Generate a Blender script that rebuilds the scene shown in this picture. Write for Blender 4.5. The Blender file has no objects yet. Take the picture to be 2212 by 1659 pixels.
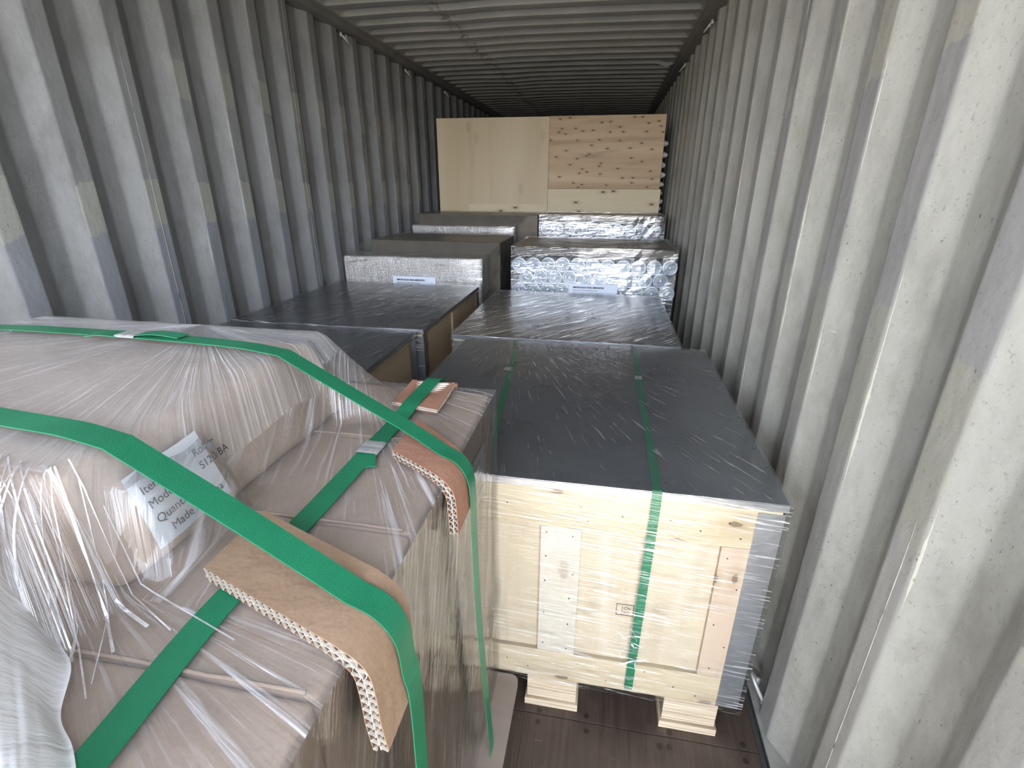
import bpy, bmesh, math, random
from mathutils import Vector, Matrix, noise
random.seed(7)
sc = bpy.context.scene
col = sc.collection
PI = math.pi

# ------------------------------------------------------------------ helpers
def mesh_obj(name, verts, faces, mats, parent=None, base=None, midx=None, smooth=False):
    """verts in world coordinates; origin goes to the parent's spot (or base)."""
    if parent is not None:
        base = wloc(parent)
    base = Vector(base) if base is not None else Vector((0, 0, 0))
    me = bpy.data.meshes.new(name)
    me.from_pydata([tuple(Vector(v) - base) for v in verts], [], faces)
    if not isinstance(mats, (list, tuple)):
        mats = [mats]
    for m in mats:
        me.materials.append(m)
    if midx:
        for p, i in zip(me.polygons, midx):
            p.material_index = i
    if smooth:
        for p in me.polygons:
            p.use_smooth = True
    me.update()
    o = bpy.data.objects.new(name, me)
    col.objects.link(o)
    if parent is not None:
        o.parent = parent
    else:
        o.location = base
    return o

def wloc(o):
    v = Vector(o.location)
    while o.parent:
        o = o.parent
        v += Vector(o.location)
    return v

def tag(o, label=None, cat=None, group=None, kind=None):
    if label: o['label'] = label
    if cat: o['category'] = cat
    if group: o['group'] = group
    if kind: o['kind'] = kind
    return o

def thing(name, loc, label, cat, group=None):
    o = bpy.data.objects.new(name, None)
    o.empty_display_size = 0.05
    o.location = loc
    col.objects.link(o)
    return tag(o, label, cat, group)

class MB:
    def __init__(s):
        s.v = []; s.f = []; s.m = []
    def box(s, x0, x1, y0, y1, z0, z1, mi=0, bev=0.0):
        bm = bmesh.new()
        bmesh.ops.create_cube(bm, size=1)
        for v in bm.verts:
            v.co = Vector(((x0 + x1) / 2 + v.co.x * (x1 - x0), (y0 + y1) / 2 + v.co.y * (y1 - y0), (z0 + z1) / 2 + v.co.z * (z1 - z0)))
        if bev > 0:
            bmesh.ops.bevel(bm, geom=bm.edges[:], offset=bev, segments=2, affect='EDGES', profile=0.6)
        s.bm(bm, mi)
    def bm(s, bm, mi=0):
        n = len(s.v)
        bm.verts.ensure_lookup_table()
        for i, v in enumerate(bm.verts): v.index = i
        s.v += [v.co.copy() for v in bm.verts]
        for f in bm.faces:
            s.f.append([n + v.index for v in f.verts]); s.m.append(mi)
        bm.free()
    def quad(s, a, b, c, d, mi=0):
        n = len(s.v); s.v += [Vector(a), Vector(b), Vector(c), Vector(d)]
        s.f.append([n, n + 1, n + 2, n + 3]); s.m.append(mi)
    def tube(s, pts, r, seg=8, mi=0, closed=False):
        pts = [Vector(p) for p in pts]; n0 = len(s.v); N = len(pts)
        rr = r if isinstance(r, (list, tuple)) else [r] * N
        prev = None
        for i, p in enumerate(pts):
            a = pts[(i - 1) % N] if (closed or i > 0) else p
            b = pts[(i + 1) % N] if (closed or i < N - 1) else p
            t = (b - a).normalized()
            if prev is None:
                prev = Vector((0, 0, 1)) if abs(t.z) < .9 else Vector((1, 0, 0))
            u = (prev - t * prev.dot(t)).normalized(); w = t.cross(u); prev = u
            for k in range(seg):
                an = 2 * PI * k / seg
                s.v.append(p + (u * math.cos(an) + w * math.sin(an)) * rr[i])
        for i in range(N if closed else N - 1):
            for k in range(seg):
                a = n0 + i * seg + k; b = n0 + i * seg + (k + 1) % seg
                c = n0 + ((i + 1) % N) * seg + (k + 1) % seg; d = n0 + ((i + 1) % N) * seg + k
                s.f.append([a, b, c, d]); s.m.append(mi)
        if not closed:
            s.f.append([n0 + k for k in range(seg)][::-1]); s.m.append(mi)
            s.f.append([n0 + (N - 1) * seg + k for k in range(seg)]); s.m.append(mi)
    def build(s, name, mats, parent=None, base=None, smooth=False):
        return mesh_obj(name, s.v, s.f, mats, parent, base, s.m, smooth)

def grid(fn, nu, nv, flip=False):
    v = [fn(i / nu, j / nv) for j in range(nv + 1) for i in range(nu + 1)]
    f = []
    for j in range(nv):
        for i in range(nu):
            a = j * (nu + 1) + i
            q = [a, a + 1, a + nu + 2, a + nu + 1]
            f.append(q[::-1] if flip else q)
    return v, f

def catmull(pts, n=8):
    P = [Vector(p) for p in pts]; P = [P[0] * 2 - P[1]] + P + [P[-1] * 2 - P[-2]]
    out = []
    for i in range(1, len(P) - 2):
        for k in range(n):
            t = k / n
            a, b, c, d = P[i - 1], P[i], P[i + 1], P[i + 2]
            out.append(0.5 * ((2 * b) + (c - a) * t + (2 * a - 5 * b + 4 * c - d) * t * t + (3 * b - a - 3 * c + d) * t ** 3))
    out.append(P[-2].copy())
    return out

def ribbon(mb, pts, nrm, width, th, mi=0):
    """flat band along pts; nrm = outward normals"""
    pts = [Vector(p) for p in pts]; N = len(pts); n0 = len(mb.v)
    for i in range(N):
        t = (pts[min(i + 1, N - 1)] - pts[max(i - 1, 0)]).normalized()
        n = Vector(nrm[i]); n = (n - t * n.dot(t)).normalized(); s = t.cross(n)
        for (a, b) in ((-.5, 0), (.5, 0), (.5, 1), (-.5, 1)):
            mb.v.append(pts[i] + s * width * a + n * th * b)
    for i in range(N - 1):
        for k in range(4):
            a = n0 + i * 4 + k; b = n0 + i * 4 + (k + 1) % 4
            mb.f.append([a, b, b + 4, a + 4]); mb.m.append(mi)
    mb.f.append([n0, n0 + 3, n0 + 2, n0 + 1]); mb.m.append(mi)
    e = n0 + (N - 1) * 4
    mb.f.append([e, e + 1, e + 2, e + 3]); mb.m.append(mi)

# ------------------------------------------------------------------ materials
class NT:
    def __init__(s, name):
        s.m = bpy.data.materials.new(name); s.m.use_nodes = True
        s.t = s.m.node_tree; s.t.nodes.clear()
        s.out = s.n('ShaderNodeOutputMaterial')
        s.co = s.n('ShaderNodeTexCoord').outputs['Object']
    def n(s, typ, **kw):
        nd = s.t.nodes.new(typ)
        for k, v in kw.items(): setattr(nd, k, v)
        return nd
    def l(s, a, b): s.t.links.new(a, b)
    def set(s, sock, v):
        if isinstance(v, bpy.types.NodeSocket): s.l(v, sock)
        elif isinstance(v, (tuple, list)) and len(v) == 3 and sock.type == 'RGBA': sock.default_value = (*v, 1)
        else: sock.default_value = v
    def map(s, scale=(1, 1, 1), rot=(0, 0, 0), loc=(0, 0, 0), src=None):
        m = s.n('ShaderNodeMapping'); s.l(src or s.co, m.inputs['Vector'])
        m.inputs['Scale'].default_value = scale; m.inputs['Rotation'].default_value = rot; m.inputs['Location'].default_value = loc
        return m.outputs[0]
    def noise(s, vec, scale=1, detail=4, rough=.55, dist=0):
        t = s.n('ShaderNodeTexNoise'); s.l(vec, t.inputs['Vector'])
        t.inputs['Scale'].default_value = scale; t.inputs['Detail'].default_value = detail
        t.inputs['Roughness'].default_value = rough; t.inputs['Distortion'].default_value = dist
        return t.outputs['Fac']
    def voro(s, vec, scale=1, feat='F1', rand=1.0):
        t = s.n('ShaderNodeTexVoronoi', feature=feat); s.l(vec, t.inputs['Vector'])
        t.inputs['Scale'].default_value = scale; t.inputs['Randomness'].default_value = rand
        return t.outputs['Distance']
    def ramp(s, v, a, b, lo=0.0, hi=1.0):
        r = s.n('ShaderNodeMapRange', clamp=True); s.l(v, r.inputs[0])
        for i, x in zip((1, 2, 3, 4), (a, b, lo, hi)): r.inputs[i].default_value = x
        return r.outputs[0]
    def mix(s, f, a, b):
        m = s.n('ShaderNodeMix', data_type='RGBA'); s.set(m.inputs[0], f); s.set(m.inputs[6], a); s.set(m.inputs[7], b)
        return m.outputs[2]
    def math(s, op, a, b=0.0, c=0.0):
        m = s.n('ShaderNodeMath', operation=op)
        s.set(m.inputs[0], a); s.set(m.inputs[1], b); s.set(m.inputs[2], c)
        return m.outputs[0]
    def sep(s, vec=None):
        x = s.n('ShaderNodeSeparateXYZ'); s.l(vec or s.co, x.inputs[0]); return x.outputs
    def bump(s, h, dist=.01, strength=1.0, nrm=None):
        b = s.n('ShaderNodeBump'); s.set(b.inputs['Height'], h); b.inputs['Distance'].default_value = dist
        b.inputs['Strength'].default_value = strength
        if nrm: s.l(nrm, b.inputs['Normal'])
        return b.outputs[0]
    def pbr(s, colr, rough=.6, metal=0.0, normal=None, spec=.5, coat=0.0, coat_rough=.2, coat_n=None):
        b = s.n('ShaderNodeBsdfPrincipled')
        s.set(b.inputs['Base Color'], colr); s.set(b.inputs['Roughness'], rough); s.set(b.inputs['Metallic'], metal)
        b.inputs['Specular IOR Level'].default_value = spec
        s.set(b.inputs['Coat Weight'], coat); s.set(b.inputs['Coat Roughness'], coat_rough)
        if normal: s.l(normal, b.inputs['Normal'])
        if coat_n: s.l(coat_n, b.inputs['Coat Normal'])
        s.l(b.outputs[0], s.out.inputs[0]); return s.m

P = 0.278
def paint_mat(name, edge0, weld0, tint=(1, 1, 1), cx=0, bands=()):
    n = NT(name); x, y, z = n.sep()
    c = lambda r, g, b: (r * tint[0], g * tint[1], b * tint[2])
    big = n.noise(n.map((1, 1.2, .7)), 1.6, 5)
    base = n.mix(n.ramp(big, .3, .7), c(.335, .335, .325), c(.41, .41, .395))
    # grime clouds
    gr = n.noise(n.map((3, 3, 1.6), loc=(3, 1, 0)), 2.2, 8, .65)
    base = n.mix(n.ramp(gr, .47, .70, 0, .6), base, c(.20, .195, .18))
    low = n.ramp(z, 1.7, .5)
    gr2 = n.noise(n.map((5, 5, 4), loc=(8, 2, 1)), 2.6, 7, .7)
    base = n.mix(n.math('MULTIPLY', n.ramp(gr2, .50, .70), n.math('MULTIPLY', low, .45)), base, c(.22, .205, .17))
    # position inside one corrugation
    ph = n.math('FLOORED_MODULO', n.math('SUBTRACT', y, edge0), P)
    cell = n.math('FLOOR', n.math('DIVIDE', n.math('SUBTRACT', y, edge0), P))
    onflat = n.math('GREATER_THAN', ph, P - .074)
    # repainted bands on the proud flats
    wob = n.noise(n.map((7, 14, 7)), 2, 4); hsh = n.noise(n.map((3.1, 3.1, .001)), 2.0, 1)
    zz = n.math('ADD', z, n.math('ADD', n.math('MULTIPLY', n.math('SUBTRACT', wob, .5), .07), n.math('MULTIPLY', n.math('SUBTRACT', hsh, .5), .10)))
    def band(z0, z1, y0, y1):
        a = n.math('MULTIPLY', n.math('GREATER_THAN', zz, z0), n.math('LESS_THAN', zz, z1))
        b = n.math('MULTIPLY', n.math('GREATER_THAN', y, y0), n.math('LESS_THAN', y, y1))
        return n.math('MULTIPLY', n.math('MULTIPLY', a, b), onflat)
    for (z0, z1, y0, y1, f_, cc) in bands:
        base = n.mix(n.math('MULTIPLY', band(z0, z1, y0, y1), f_), base, c(*cc))
    # chipped pale edges on the corners of the proud flats
    ed = n.math('MINIMUM', n.math('ABSOLUTE', n.math('SUBTRACT', ph, P - .074)), n.math('ABSOLUTE', n.math('SUBTRACT', ph, P - .139)))
    chipn = n.noise(n.map((20, 60, 6), loc=(1, 2, 3)), 2.0, 6, .7)
    chipz = n.noise(n.map((.1, 4, 1.3), loc=(5, 0, cx)), 1.3, 2)
    chw = n.math('MULTIPLY', n.ramp(chipz, .56, .68), n.ramp(chipn, .35, .85, .0, .0085))
    chip = n.math('LESS_THAN', n.math('ABSOLUTE', n.math('SUBTRACT', ph, P - .076)), chw)
    base = n.mix(n.math('MULTIPLY', chip, .85), base, c(.60, .59, .54))
    # dark scratches, specks, rust
    sp = n.noise(n.map((60, 60, 34)), 2.2, 3, .6)
    spm = n.math('MULTIPLY', n.ramp(sp, .665, .71), n.ramp(n.noise(n.map((2, 2, 2)), 1.7, 2), .5, .62))
    base = n.mix(n.math('MULTIPLY', spm, .85), base, (.05, .045, .035))
    pk = n.noise(n.map((160, 160, 120)), 1.0, 2)
    base = n.mix(n.ramp(pk, .63, .70, 0, .5), base, c(.2, .19, .17))
    sc_ = n.noise(n.map((9, 9, 160), rot=(.35, 0, 0)), 1.0, 3)
    scm = n.math('MULTIPLY', n.ramp(sc_, .72, .75), n.ramp(n.noise(n.map((3, 3, 3), loc=(9, 0, 0)), 1.5, 2), .52, .6))
    base = n.mix(n.math('MULTIPLY', scm, .5), base, c(.72, .72, .70))
    rs = n.noise(n.map((26, 26, 46), loc=(2, 7, 1)), 1.4, 5, .7)
    base = n.mix(n.ramp(rs, .755, .775), base, (.16, .07, .025))
    h = n.math('ADD', n.math('MULTIPLY', n.noise(n.map((4, 4, 2)), 2, 3), 1.0), n.math('MULTIPLY', n.noise(n.map((40, 40, 40)), 3, 3), .06))
    return n.pbr(base, n.ramp(gr, .3, .8, .38, .6), 0, n.bump(h, .010, .6), spec=.4)

M = {}
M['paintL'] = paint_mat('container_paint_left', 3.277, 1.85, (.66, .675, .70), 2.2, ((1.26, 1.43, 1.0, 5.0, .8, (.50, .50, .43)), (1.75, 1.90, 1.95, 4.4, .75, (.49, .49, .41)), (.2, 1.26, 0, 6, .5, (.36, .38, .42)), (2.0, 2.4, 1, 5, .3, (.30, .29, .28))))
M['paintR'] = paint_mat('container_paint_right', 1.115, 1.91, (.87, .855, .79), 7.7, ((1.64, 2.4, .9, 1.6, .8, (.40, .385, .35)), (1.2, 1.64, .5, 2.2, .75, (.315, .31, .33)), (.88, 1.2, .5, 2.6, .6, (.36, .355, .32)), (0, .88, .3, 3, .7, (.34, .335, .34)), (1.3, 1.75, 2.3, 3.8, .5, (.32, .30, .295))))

def mk_roof():
    n = NT('container_paint_roof'); x, y, z = n.sep()
    gr = n.noise(n.map((1.5, 3, 1)), 2.0, 6)
    base = n.mix(n.ramp(gr, .35, .7), (.37, .37, .36), (.29, .29, .28))
    # rusty row of dents
    d = n.math('ABSOLUTE', n.math('SUBTRACT', x, .69))
    dn = n.noise(n.map((18, 30, 1)), 1.6, 5, .7)
    dm = n.math('MULTIPLY', n.ramp(d, .07, .02), n.ramp(dn, .5, .56))
    base = n.mix(n.math('MULTIPLY', dm, .7), base, (.09, .07, .05))
    s2 = n.noise(n.map((4, 120, 1)), 1.2, 3)
    base = n.mix(n.math('MULTIPLY', n.ramp(s2, .7, .73), .5), base, (.6, .6, .58))
    return n.pbr(base, .5, 0, n.bump(gr, .01, .4), spec=.35)
M['roof'] = mk_roof()
def simple(name, c, rough=.6, metal=0.0, var=.15, sc_=8, bump=0.0, spec=.5):
    n = NT(name); g = n.noise(n.co, sc_, 5)
    lo = tuple(a * (1 - var) for a in c); hi = tuple(min(1, a * (1 + var)) for a in c)
    return n.pbr(n.mix(n.ramp(g, .3, .7), lo, hi), rough, metal, n.bump(g, bump, 1) if bump else None, spec=spec)
M['rail'] = simple('rail_paint', (.19, .185, .175), .55, 0, .2, 6)
M['railblack'] = simple('gutter_gap_dark', (.045, .043, .04), .7)  # near-black, stands in for the dark gap beside the floor boards
M['steel_ring'] = simple('ring_steel', (.42, .41, .39), .45, .3)

def mk_floor():
    n = NT('container_floor_plywood'); x, y, z = n.sep()
    w = n.noise(n.map((60, 3, 1), rot=(0, 0, .0)), 1.2, 6, .65, .4)
    g = n.noise(n.map((2.5, 2.5, 1)), 1.6, 6, .6)
    base = n.mix(n.ramp(w, .3, .7), (.040, .028, .021), (.085, .060, .045))
    base = n.mix(n.ramp(g, .5, .75, 0, .6), base, (.15, .11, .085))
    s = n.noise(n.map((9, 70, 1), loc=(3, 3, 0)), 1.5, 4)
    base = n.mix(n.ramp(s, .68, .74, 0, .6), base, (.22, .17, .13))
    return n.pbr(base, n.ramp(g, .3, .7, .35, .65), 0, n.bump(w, .003, .7), spec=.5)
M['floor'] = mk_floor()

def ply(name, lo, hi, sc_=1.0, knots=0.0, axis='z', rough=.62, dark=.5, ksc=7):
    n = NT(name)
    ms = {'z': (30, 30, 2.2), 'x': (2.2, 30, 30), 'y': (30, 2.2, 30)}[axis]
    w = n.noise(n.map(tuple(a * sc_ for a in ms)), 1.0, 7, .6, .6)
    w2 = n.noise(n.map(tuple(a * sc_ * .28 for a in ms), loc=(4, 4, 4)), 1.0, 4, .55, 1.2)
    base = n.mix(n.ramp(w2, .3, .72), lo, hi)
    base = n.mix(n.ramp(w, .52, .8, 0, dark), base, tuple(a * .66 for a in lo))
    if knots:
        X, Y, Z = n.sep(); kx, kz = (.42, 1) if axis == 'x' else (1, .45)
        cb = n.n('ShaderNodeCombineXYZ'); n.l(n.math('MULTIPLY', X, ksc * kx), cb.inputs[0]); n.l(n.math('MULTIPLY', Z, ksc * kz), cb.inputs[1])
        vt = n.n('ShaderNodeTexVoronoi', voronoi_dimensions='2D'); n.l(cb.outputs[0], vt.inputs['Vector']); vt.inputs['Scale'].default_value = 1
        k = n.math('ADD', vt.outputs['Distance'], n.math('MULTIPLY', n.noise(n.map((60, 60, 60)), 1, 2), .06))
        base = n.mix(n.ramp(k, .27, .08, 0, .55 * knots), base, (.30, .17, .07))
        base = n.mix(n.ramp(k, .105, .085, 0, knots), base, (.035, .02, .012))
    return n.pbr(base, rough, 0, n.bump(w, .0015, .6), spec=.4)
M['ply'] = ply('pale_plywood', (.46, .385, .27), (.53, .47, .355), 1, .0, 'z')
M['plyx'] = ply('pale_pine_board', (.44, .36, .23), (.54, .47, .335), 1, .6, 'x', ksc=9)
M['plyz'] = ply('white_poplar_batten', (.49, .45, .37), (.56, .525, .44), 1, .25, 'z', ksc=5)
M['plyzr'] = ply('reddish_pine_batten', (.46, .36, .265), (.53, .435, .33), 1, .6, 'z', ksc=10)
M['plyy'] = ply('brown_side_plywood', (.55, .42, .27), (.66, .52, .34), 1, .0, 'y')
M['wallply'] = ply('smooth_birch_sheet', (.47, .375, .24), (.54, .455, .315), .35, .12, 'z', .6, .35, 3)
M['wallknot'] = ply('knotty_pine_sheet', (.38, .265, .155), (.54, .41, .27), .5, 1.0, 'x', .62, 1.0, 15)
M['wallpale'] = ply('pale_knotted_strip', (.54, .46, .305), (.62, .54, .385), .4, .8, 'x', .6, .3, 8)

def mk_lvl():
    n = NT('layered_veneer_block'); x, y, z = n.sep()
    l = n.noise(n.map((2, 2, 190)), 1.0, 3, .6, .15)
    b = n.mix(n.ramp(l, .35, .65), (.34, .25, .155), (.64, .55, .41))
    b = n.mix(n.ramp(l, .62, .66, 0, .8), b, (.16, .09, .05))
    return n.pbr(b, .7, 0, n.bump(l, .006, 1))
M['lvl'] = mk_lvl()

def mk_card(name, lo, hi, flute=(0, 0, 0), ax='y'):
    n = NT(name)
    g = n.noise(n.map((5, 5, 5)), 1.6, 5)
    f = n.noise(n.map((260, 260, 260)), 1.0, 2)
    ms = {'x': (3, 130, 130), 'y': (130, 3, 130), 'z': (130, 130, 3)}[ax]
    s = n.noise(n.map(ms), 1.0, 2)
    b = n.mix(n.ramp(g, .3, .7), lo, hi)
    b = n.mix(n.ramp(f, .5, .8, 0, .25), b, tuple(a * .6 for a in lo))
    h = n.math('ADD', n.math('MULTIPLY', n.noise(n.map((9, 9, 9)), 1.4, 4), 1.0), n.math('MULTIPLY', s, .03))
    return n.pbr(b, .75, 0, n.bump(h, .008, .7), spec=.3)
M['card'] = mk_card('brown_carton_board', (.35, .25, .178), (.43, .315, .23))
M['cardup'] = mk_card('brown_carton_board_upper', (.36, .265, .193), (.45, .335, .25))
M['prot'] = mk_card('kraft_protector_board', (.225, .145, .09), (.27, .18, .115), ax='x')
M['protred'] = mk_card('reddish_protector_board', (.25, .125, .08), (.30, .155, .10), ax='x')
M['flute'] = simple('flute_paper', (.47, .41, .34), .8, 0, .15, 60)
M['darkb'] = simple('dark_dusty_board', (.12, .11, .095), .7)
M['fluteshade'] = simple('flute_interior_shade', (.16, .11, .075), .85, 0, .15, 60)  # kraft darkened to paint the shade inside the flutes
M['dusty'] = mk_card('grey_brown_wrapped_board', (.16, .145, .12), (.22, .195, .16))

def mk_lid():
    n = NT('galvanised_sheet_lid')
    g = n.noise(n.map((3, 3, 3)), 1.8, 7, .65)
    f = n.noise(n.map((2, 90, 2), rot=(0, 0, .2)), 1.5, 3)
    b = n.mix(n.ramp(g, .3, .7), (.185, .20, .22), (.27, .285, .305))
    b = n.mix(n.ramp(f, .6, .8, 0, .3), b, (.42, .43, .44))
    return n.pbr(b, n.ramp(g, .3, .7, .24, .36), .7, n.bump(g, .004, .5))
M['lid'] = mk_lid()
M['galv'] = simple('galvanised_steel_edge', (.50, .52, .55), .34, .9, .12, 14, .002)
M['seal'] = simple('crimped_steel_seal', (.52, .52, .51), .35, .6, .1, 40)
def mk_strap():
    n = NT('green_polyester_strap')
    t = n.noise(n.map((500, 500, 500)), 1.0, 2); g = n.noise(n.map((9, 9, 9)), 1.2, 4)
    b = n.mix(n.ramp(g, .3, .7), (.009, .125, .058), (.012, .165, .077))
    return n.pbr(b, .38, 0, n.bump(t, .0006, .6), spec=.5)
M['strap'] = mk_strap()
M['paper'] = simple('label_paper', (.47, .49, .50), .6, 0, .04, 4)
M['paperw'] = simple('bluish_document_paper', (.62, .68, .80), .6, 0, .03, 4)
M['ink'] = simple('black_ink', (.025, .025, .03), .6)
M['screw'] = simple('floor_screw', (.05, .035, .025), .5, .4)

def film(name, ang, stretch, scale, fac0=.05, fac1=.5, th=(.56, .66), white=.25, rough=.12, plane='xy', bd=.004, fan=None, gloss_tint=(1, 1, 1), density=1.0, wcol=(.82, .82, .84), dist=.4, bst=1.0, wth=None, fmax=.5):
    """clear stretch film: transparent + gloss with stretched creases running in one direction.
    plane: the plane it lies in; ang: direction of the creases; fan: (cx, cy) for creases spreading from a point"""
    n = NT(name); X, Y, Z = n.sep()
    a, b = {'xy': (X, Y), 'xz': (X, Z), 'yz': (Y, Z)}[plane]
    if fan:
        da = n.math('SUBTRACT', a, fan[0]); db = n.math('SUBTRACT', b, fan[1])
        th_ = n.math('ARCTAN2', db, da)
        rr = n.math('SQRT', n.math('ADD', n.math('MULTIPLY', da, da), n.math('MULTIPLY', db, db)))
        cmb = n.n('ShaderNodeCombineXYZ'); n.l(n.math('MULTIPLY', th_, 1.0), cmb.inputs[0]); n.l(n.math('MULTIPLY', rr, stretch), cmb.inputs[1])
        v = cmb.outputs[0]
    else:
        ca, sa = math.cos(ang), math.sin(ang)
        along = n.math('ADD', n.math('MULTIPLY', a, ca), n.math('MULTIPLY', b, sa))
        across = n.math('SUBTRACT', n.math('MULTIPLY', b, ca), n.math('MULTIPLY', a, sa))
        cmb = n.n('ShaderNodeCombineXYZ'); n.l(across, cmb.inputs[0]); n.l(n.math('MULTIPLY', along, stretch), cmb.inputs[1])
        v = cmb.outputs[0]
    c1 = n.noise(v, scale, 3, .6, dist)
    c2 = n.noise(n.map((1, 1, 1), loc=(3.3, 1.7, 0), src=v), scale * .35, 3, .55, dist)
    reg = n.noise(n.map((3, 3, 3)), 1.4, 2)
    h = n.math('ADD', c1, n.math('MULTIPLY', c2, 1.2))
    crease = n.math('MULTIPLY', n.ramp(c1, *th), n.ramp(reg, .38, .6, 1 - density, 1.0))
    lw = n.n('ShaderNodeLayerWeight'); lw.inputs['Blend'].default_value = .35
    nb = n.bump(h, bd, bst)
    gl = n.n('ShaderNodeBsdfGlossy'); n.set(gl.inputs['Color'], gloss_tint); n.set(gl.inputs['Roughness'], rough); n.l(nb, gl.inputs['Normal'])
    di = n.n('ShaderNodeBsdfDiffuse'); n.set(di.inputs['Color'], wcol); n.l(nb, di.inputs['Normal'])
    tr = n.n('ShaderNodeBsdfTransparent'); tr.inputs[0].default_value = (.98, .98, .98, 1)
    fres = n.ramp(lw.outputs['Fresnel'], 0, 1, fac0, fmax)
    gf = n.math('ADD', fres, n.math('MULTIPLY', crease, fac1)); 
    m1 = n.n('ShaderNodeMixShader'); n.l(n.math('MINIMUM', gf, .95), m1.inputs[0]); n.l(tr.outputs[0], m1.inputs[1]); n.l(gl.outputs[0], m1.inputs[2])
    m2 = n.n('ShaderNodeMixShader')
    wsrc = n.math('MULTIPLY', crease, white) if wth is None else n.math('ADD', n.math('MULTIPLY', crease, white), wth)
    n.l(wsrc, m2.inputs[0]); n.l(m1.outputs[0], m2.inputs[1]); n.l(di.outputs[0], m2.inputs[2])
    n.l(m2.outputs[0], n.out.inputs[0])
    return n.m

# ------------------------------------------------------------------ camera
cam_d = bpy.data.cameras.new('camera'); cam = bpy.data.objects.new('camera', cam_d); col.objects.link(cam)
R_ = Vector((0.983852, 0.178940, 0.003880)); U_ = Vector((-0.070325, 0.366548, 0.927738)); F_ = Vector((-0.164588, 0.913030, -0.373213))
mw = Matrix.Identity(4)
for i in range(3):
    mw[i][0] = R_[i]; mw[i][1] = U_[i]; mw[i][2] = -F_[i]
mw[0][3], mw[1][3], mw[2][3] = (1.794206, 0.000000, 1.432423)
cam.matrix_world = mw
cam_d.sensor_fit = 'HORIZONTAL'; cam_d.sensor_width = 36; cam_d.lens = 17.5591
cam_d.clip_start = .02; cam_d.clip_end = 100
sc.camera = cam

# ------------------------------------------------------------------ container shell
W = 2.335; Y0 = -.06; Y1 = 10.9; ZR = 2.347
def wall(name, x, sgn, edge0, mat, zt=2.40):
    """corrugated steel side; proud flat ends (deep side) at edge0 + k*P, recess depth 36 mm"""
    prof = []
    k0 = int(math.floor((Y0 - edge0) / P)) - 1
    for k in range(k0, int((Y1 - edge0) / P) + 2):
        e = edge0 + k * P
        for dy, d in ((-.071, .0006), (-.068, 0), (-.063, 0), (-.008, 0), (-.003, 0), (0, .0006), (.003, .0022), (.010, .0055), (.058, .0315), (.066, .0352), (.071, .036), (.078, .036), (.128, .036), (.135, .036), (.140, .0352), (.148, .0315), (.196, .0055), (.203, .0022)):
            prof.append((e + dy, d))
    prof = [p for p in prof if Y0 <= p[0] <= Y1]
    zs = [-.02 + (zt + .02) * i / 24 for i in range(25)]
    v = []; f = []
    for z in zs:
        for (y, d) in prof:
            dent = .004 * noise.noise(Vector((x, y * 1.3, z * 1.1))) + .002 * noise.noise(Vector((x + 5, y * 5, z * 3)))
            v.append((x + sgn * (d + dent), y, z))
    n = len(prof)
    for j in range(len(zs) - 1):
        for i in range(n - 1):
            a = j * n + i; q = [a, a + 1, a + n + 1, a + n]
            f.append(q if sgn < 0 else q[::-1])
    o = mesh_obj(name, v, f, mat); o['kind'] = 'structure'
    sm = [True] * len(o.data.polygons); o.data.polygons.foreach_set('use_smooth', sm)
    md = o.modifiers.new('edge', 'EDGE_SPLIT'); md.split_angle = math.radians(24)
    return o
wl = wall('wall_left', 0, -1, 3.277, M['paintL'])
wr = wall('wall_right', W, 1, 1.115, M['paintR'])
# outer skins so the shell is closed
def weld(parent, x, y, sg):
    mb = MB(); pts = []
    for i in range(120):
        z = .02 + 2.33 * i / 119
        pts.append((x - sg * .0004, y + .0012 * noise.noise(Vector((z * 9, y, 1))), z))
    mb.tube(pts, [.0006 + .0009 * max(0, noise.noise(Vector((z[2] * 40, y, 4)))) for z in pts], 5)
    n = mb.build('weld_seam', M['weld'], parent)
n_ = NT('weld_bead'); r_ = n_.noise(n_.map((30, 30, 9)), 1, 4)
M['weld'] = n_.pbr(n_.mix(n_.ramp(r_, .56, .62), (.36, .35, .32), (.05, .035, .02)), .6)
for y in (1.85, 2.96, 4.07, 5.19, .74): weld(wl, 0, y, -1)
for y in (.792, 1.912, 3.02, 4.13, 5.25): weld(wr, W, y, 1)

mb = MB(); mb.box(-.25, W + .25, Y1, Y1 + .05, -.1, 2.5)
mb.build('wall_back', M['paintL'])['kind'] = 'structure'

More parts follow.
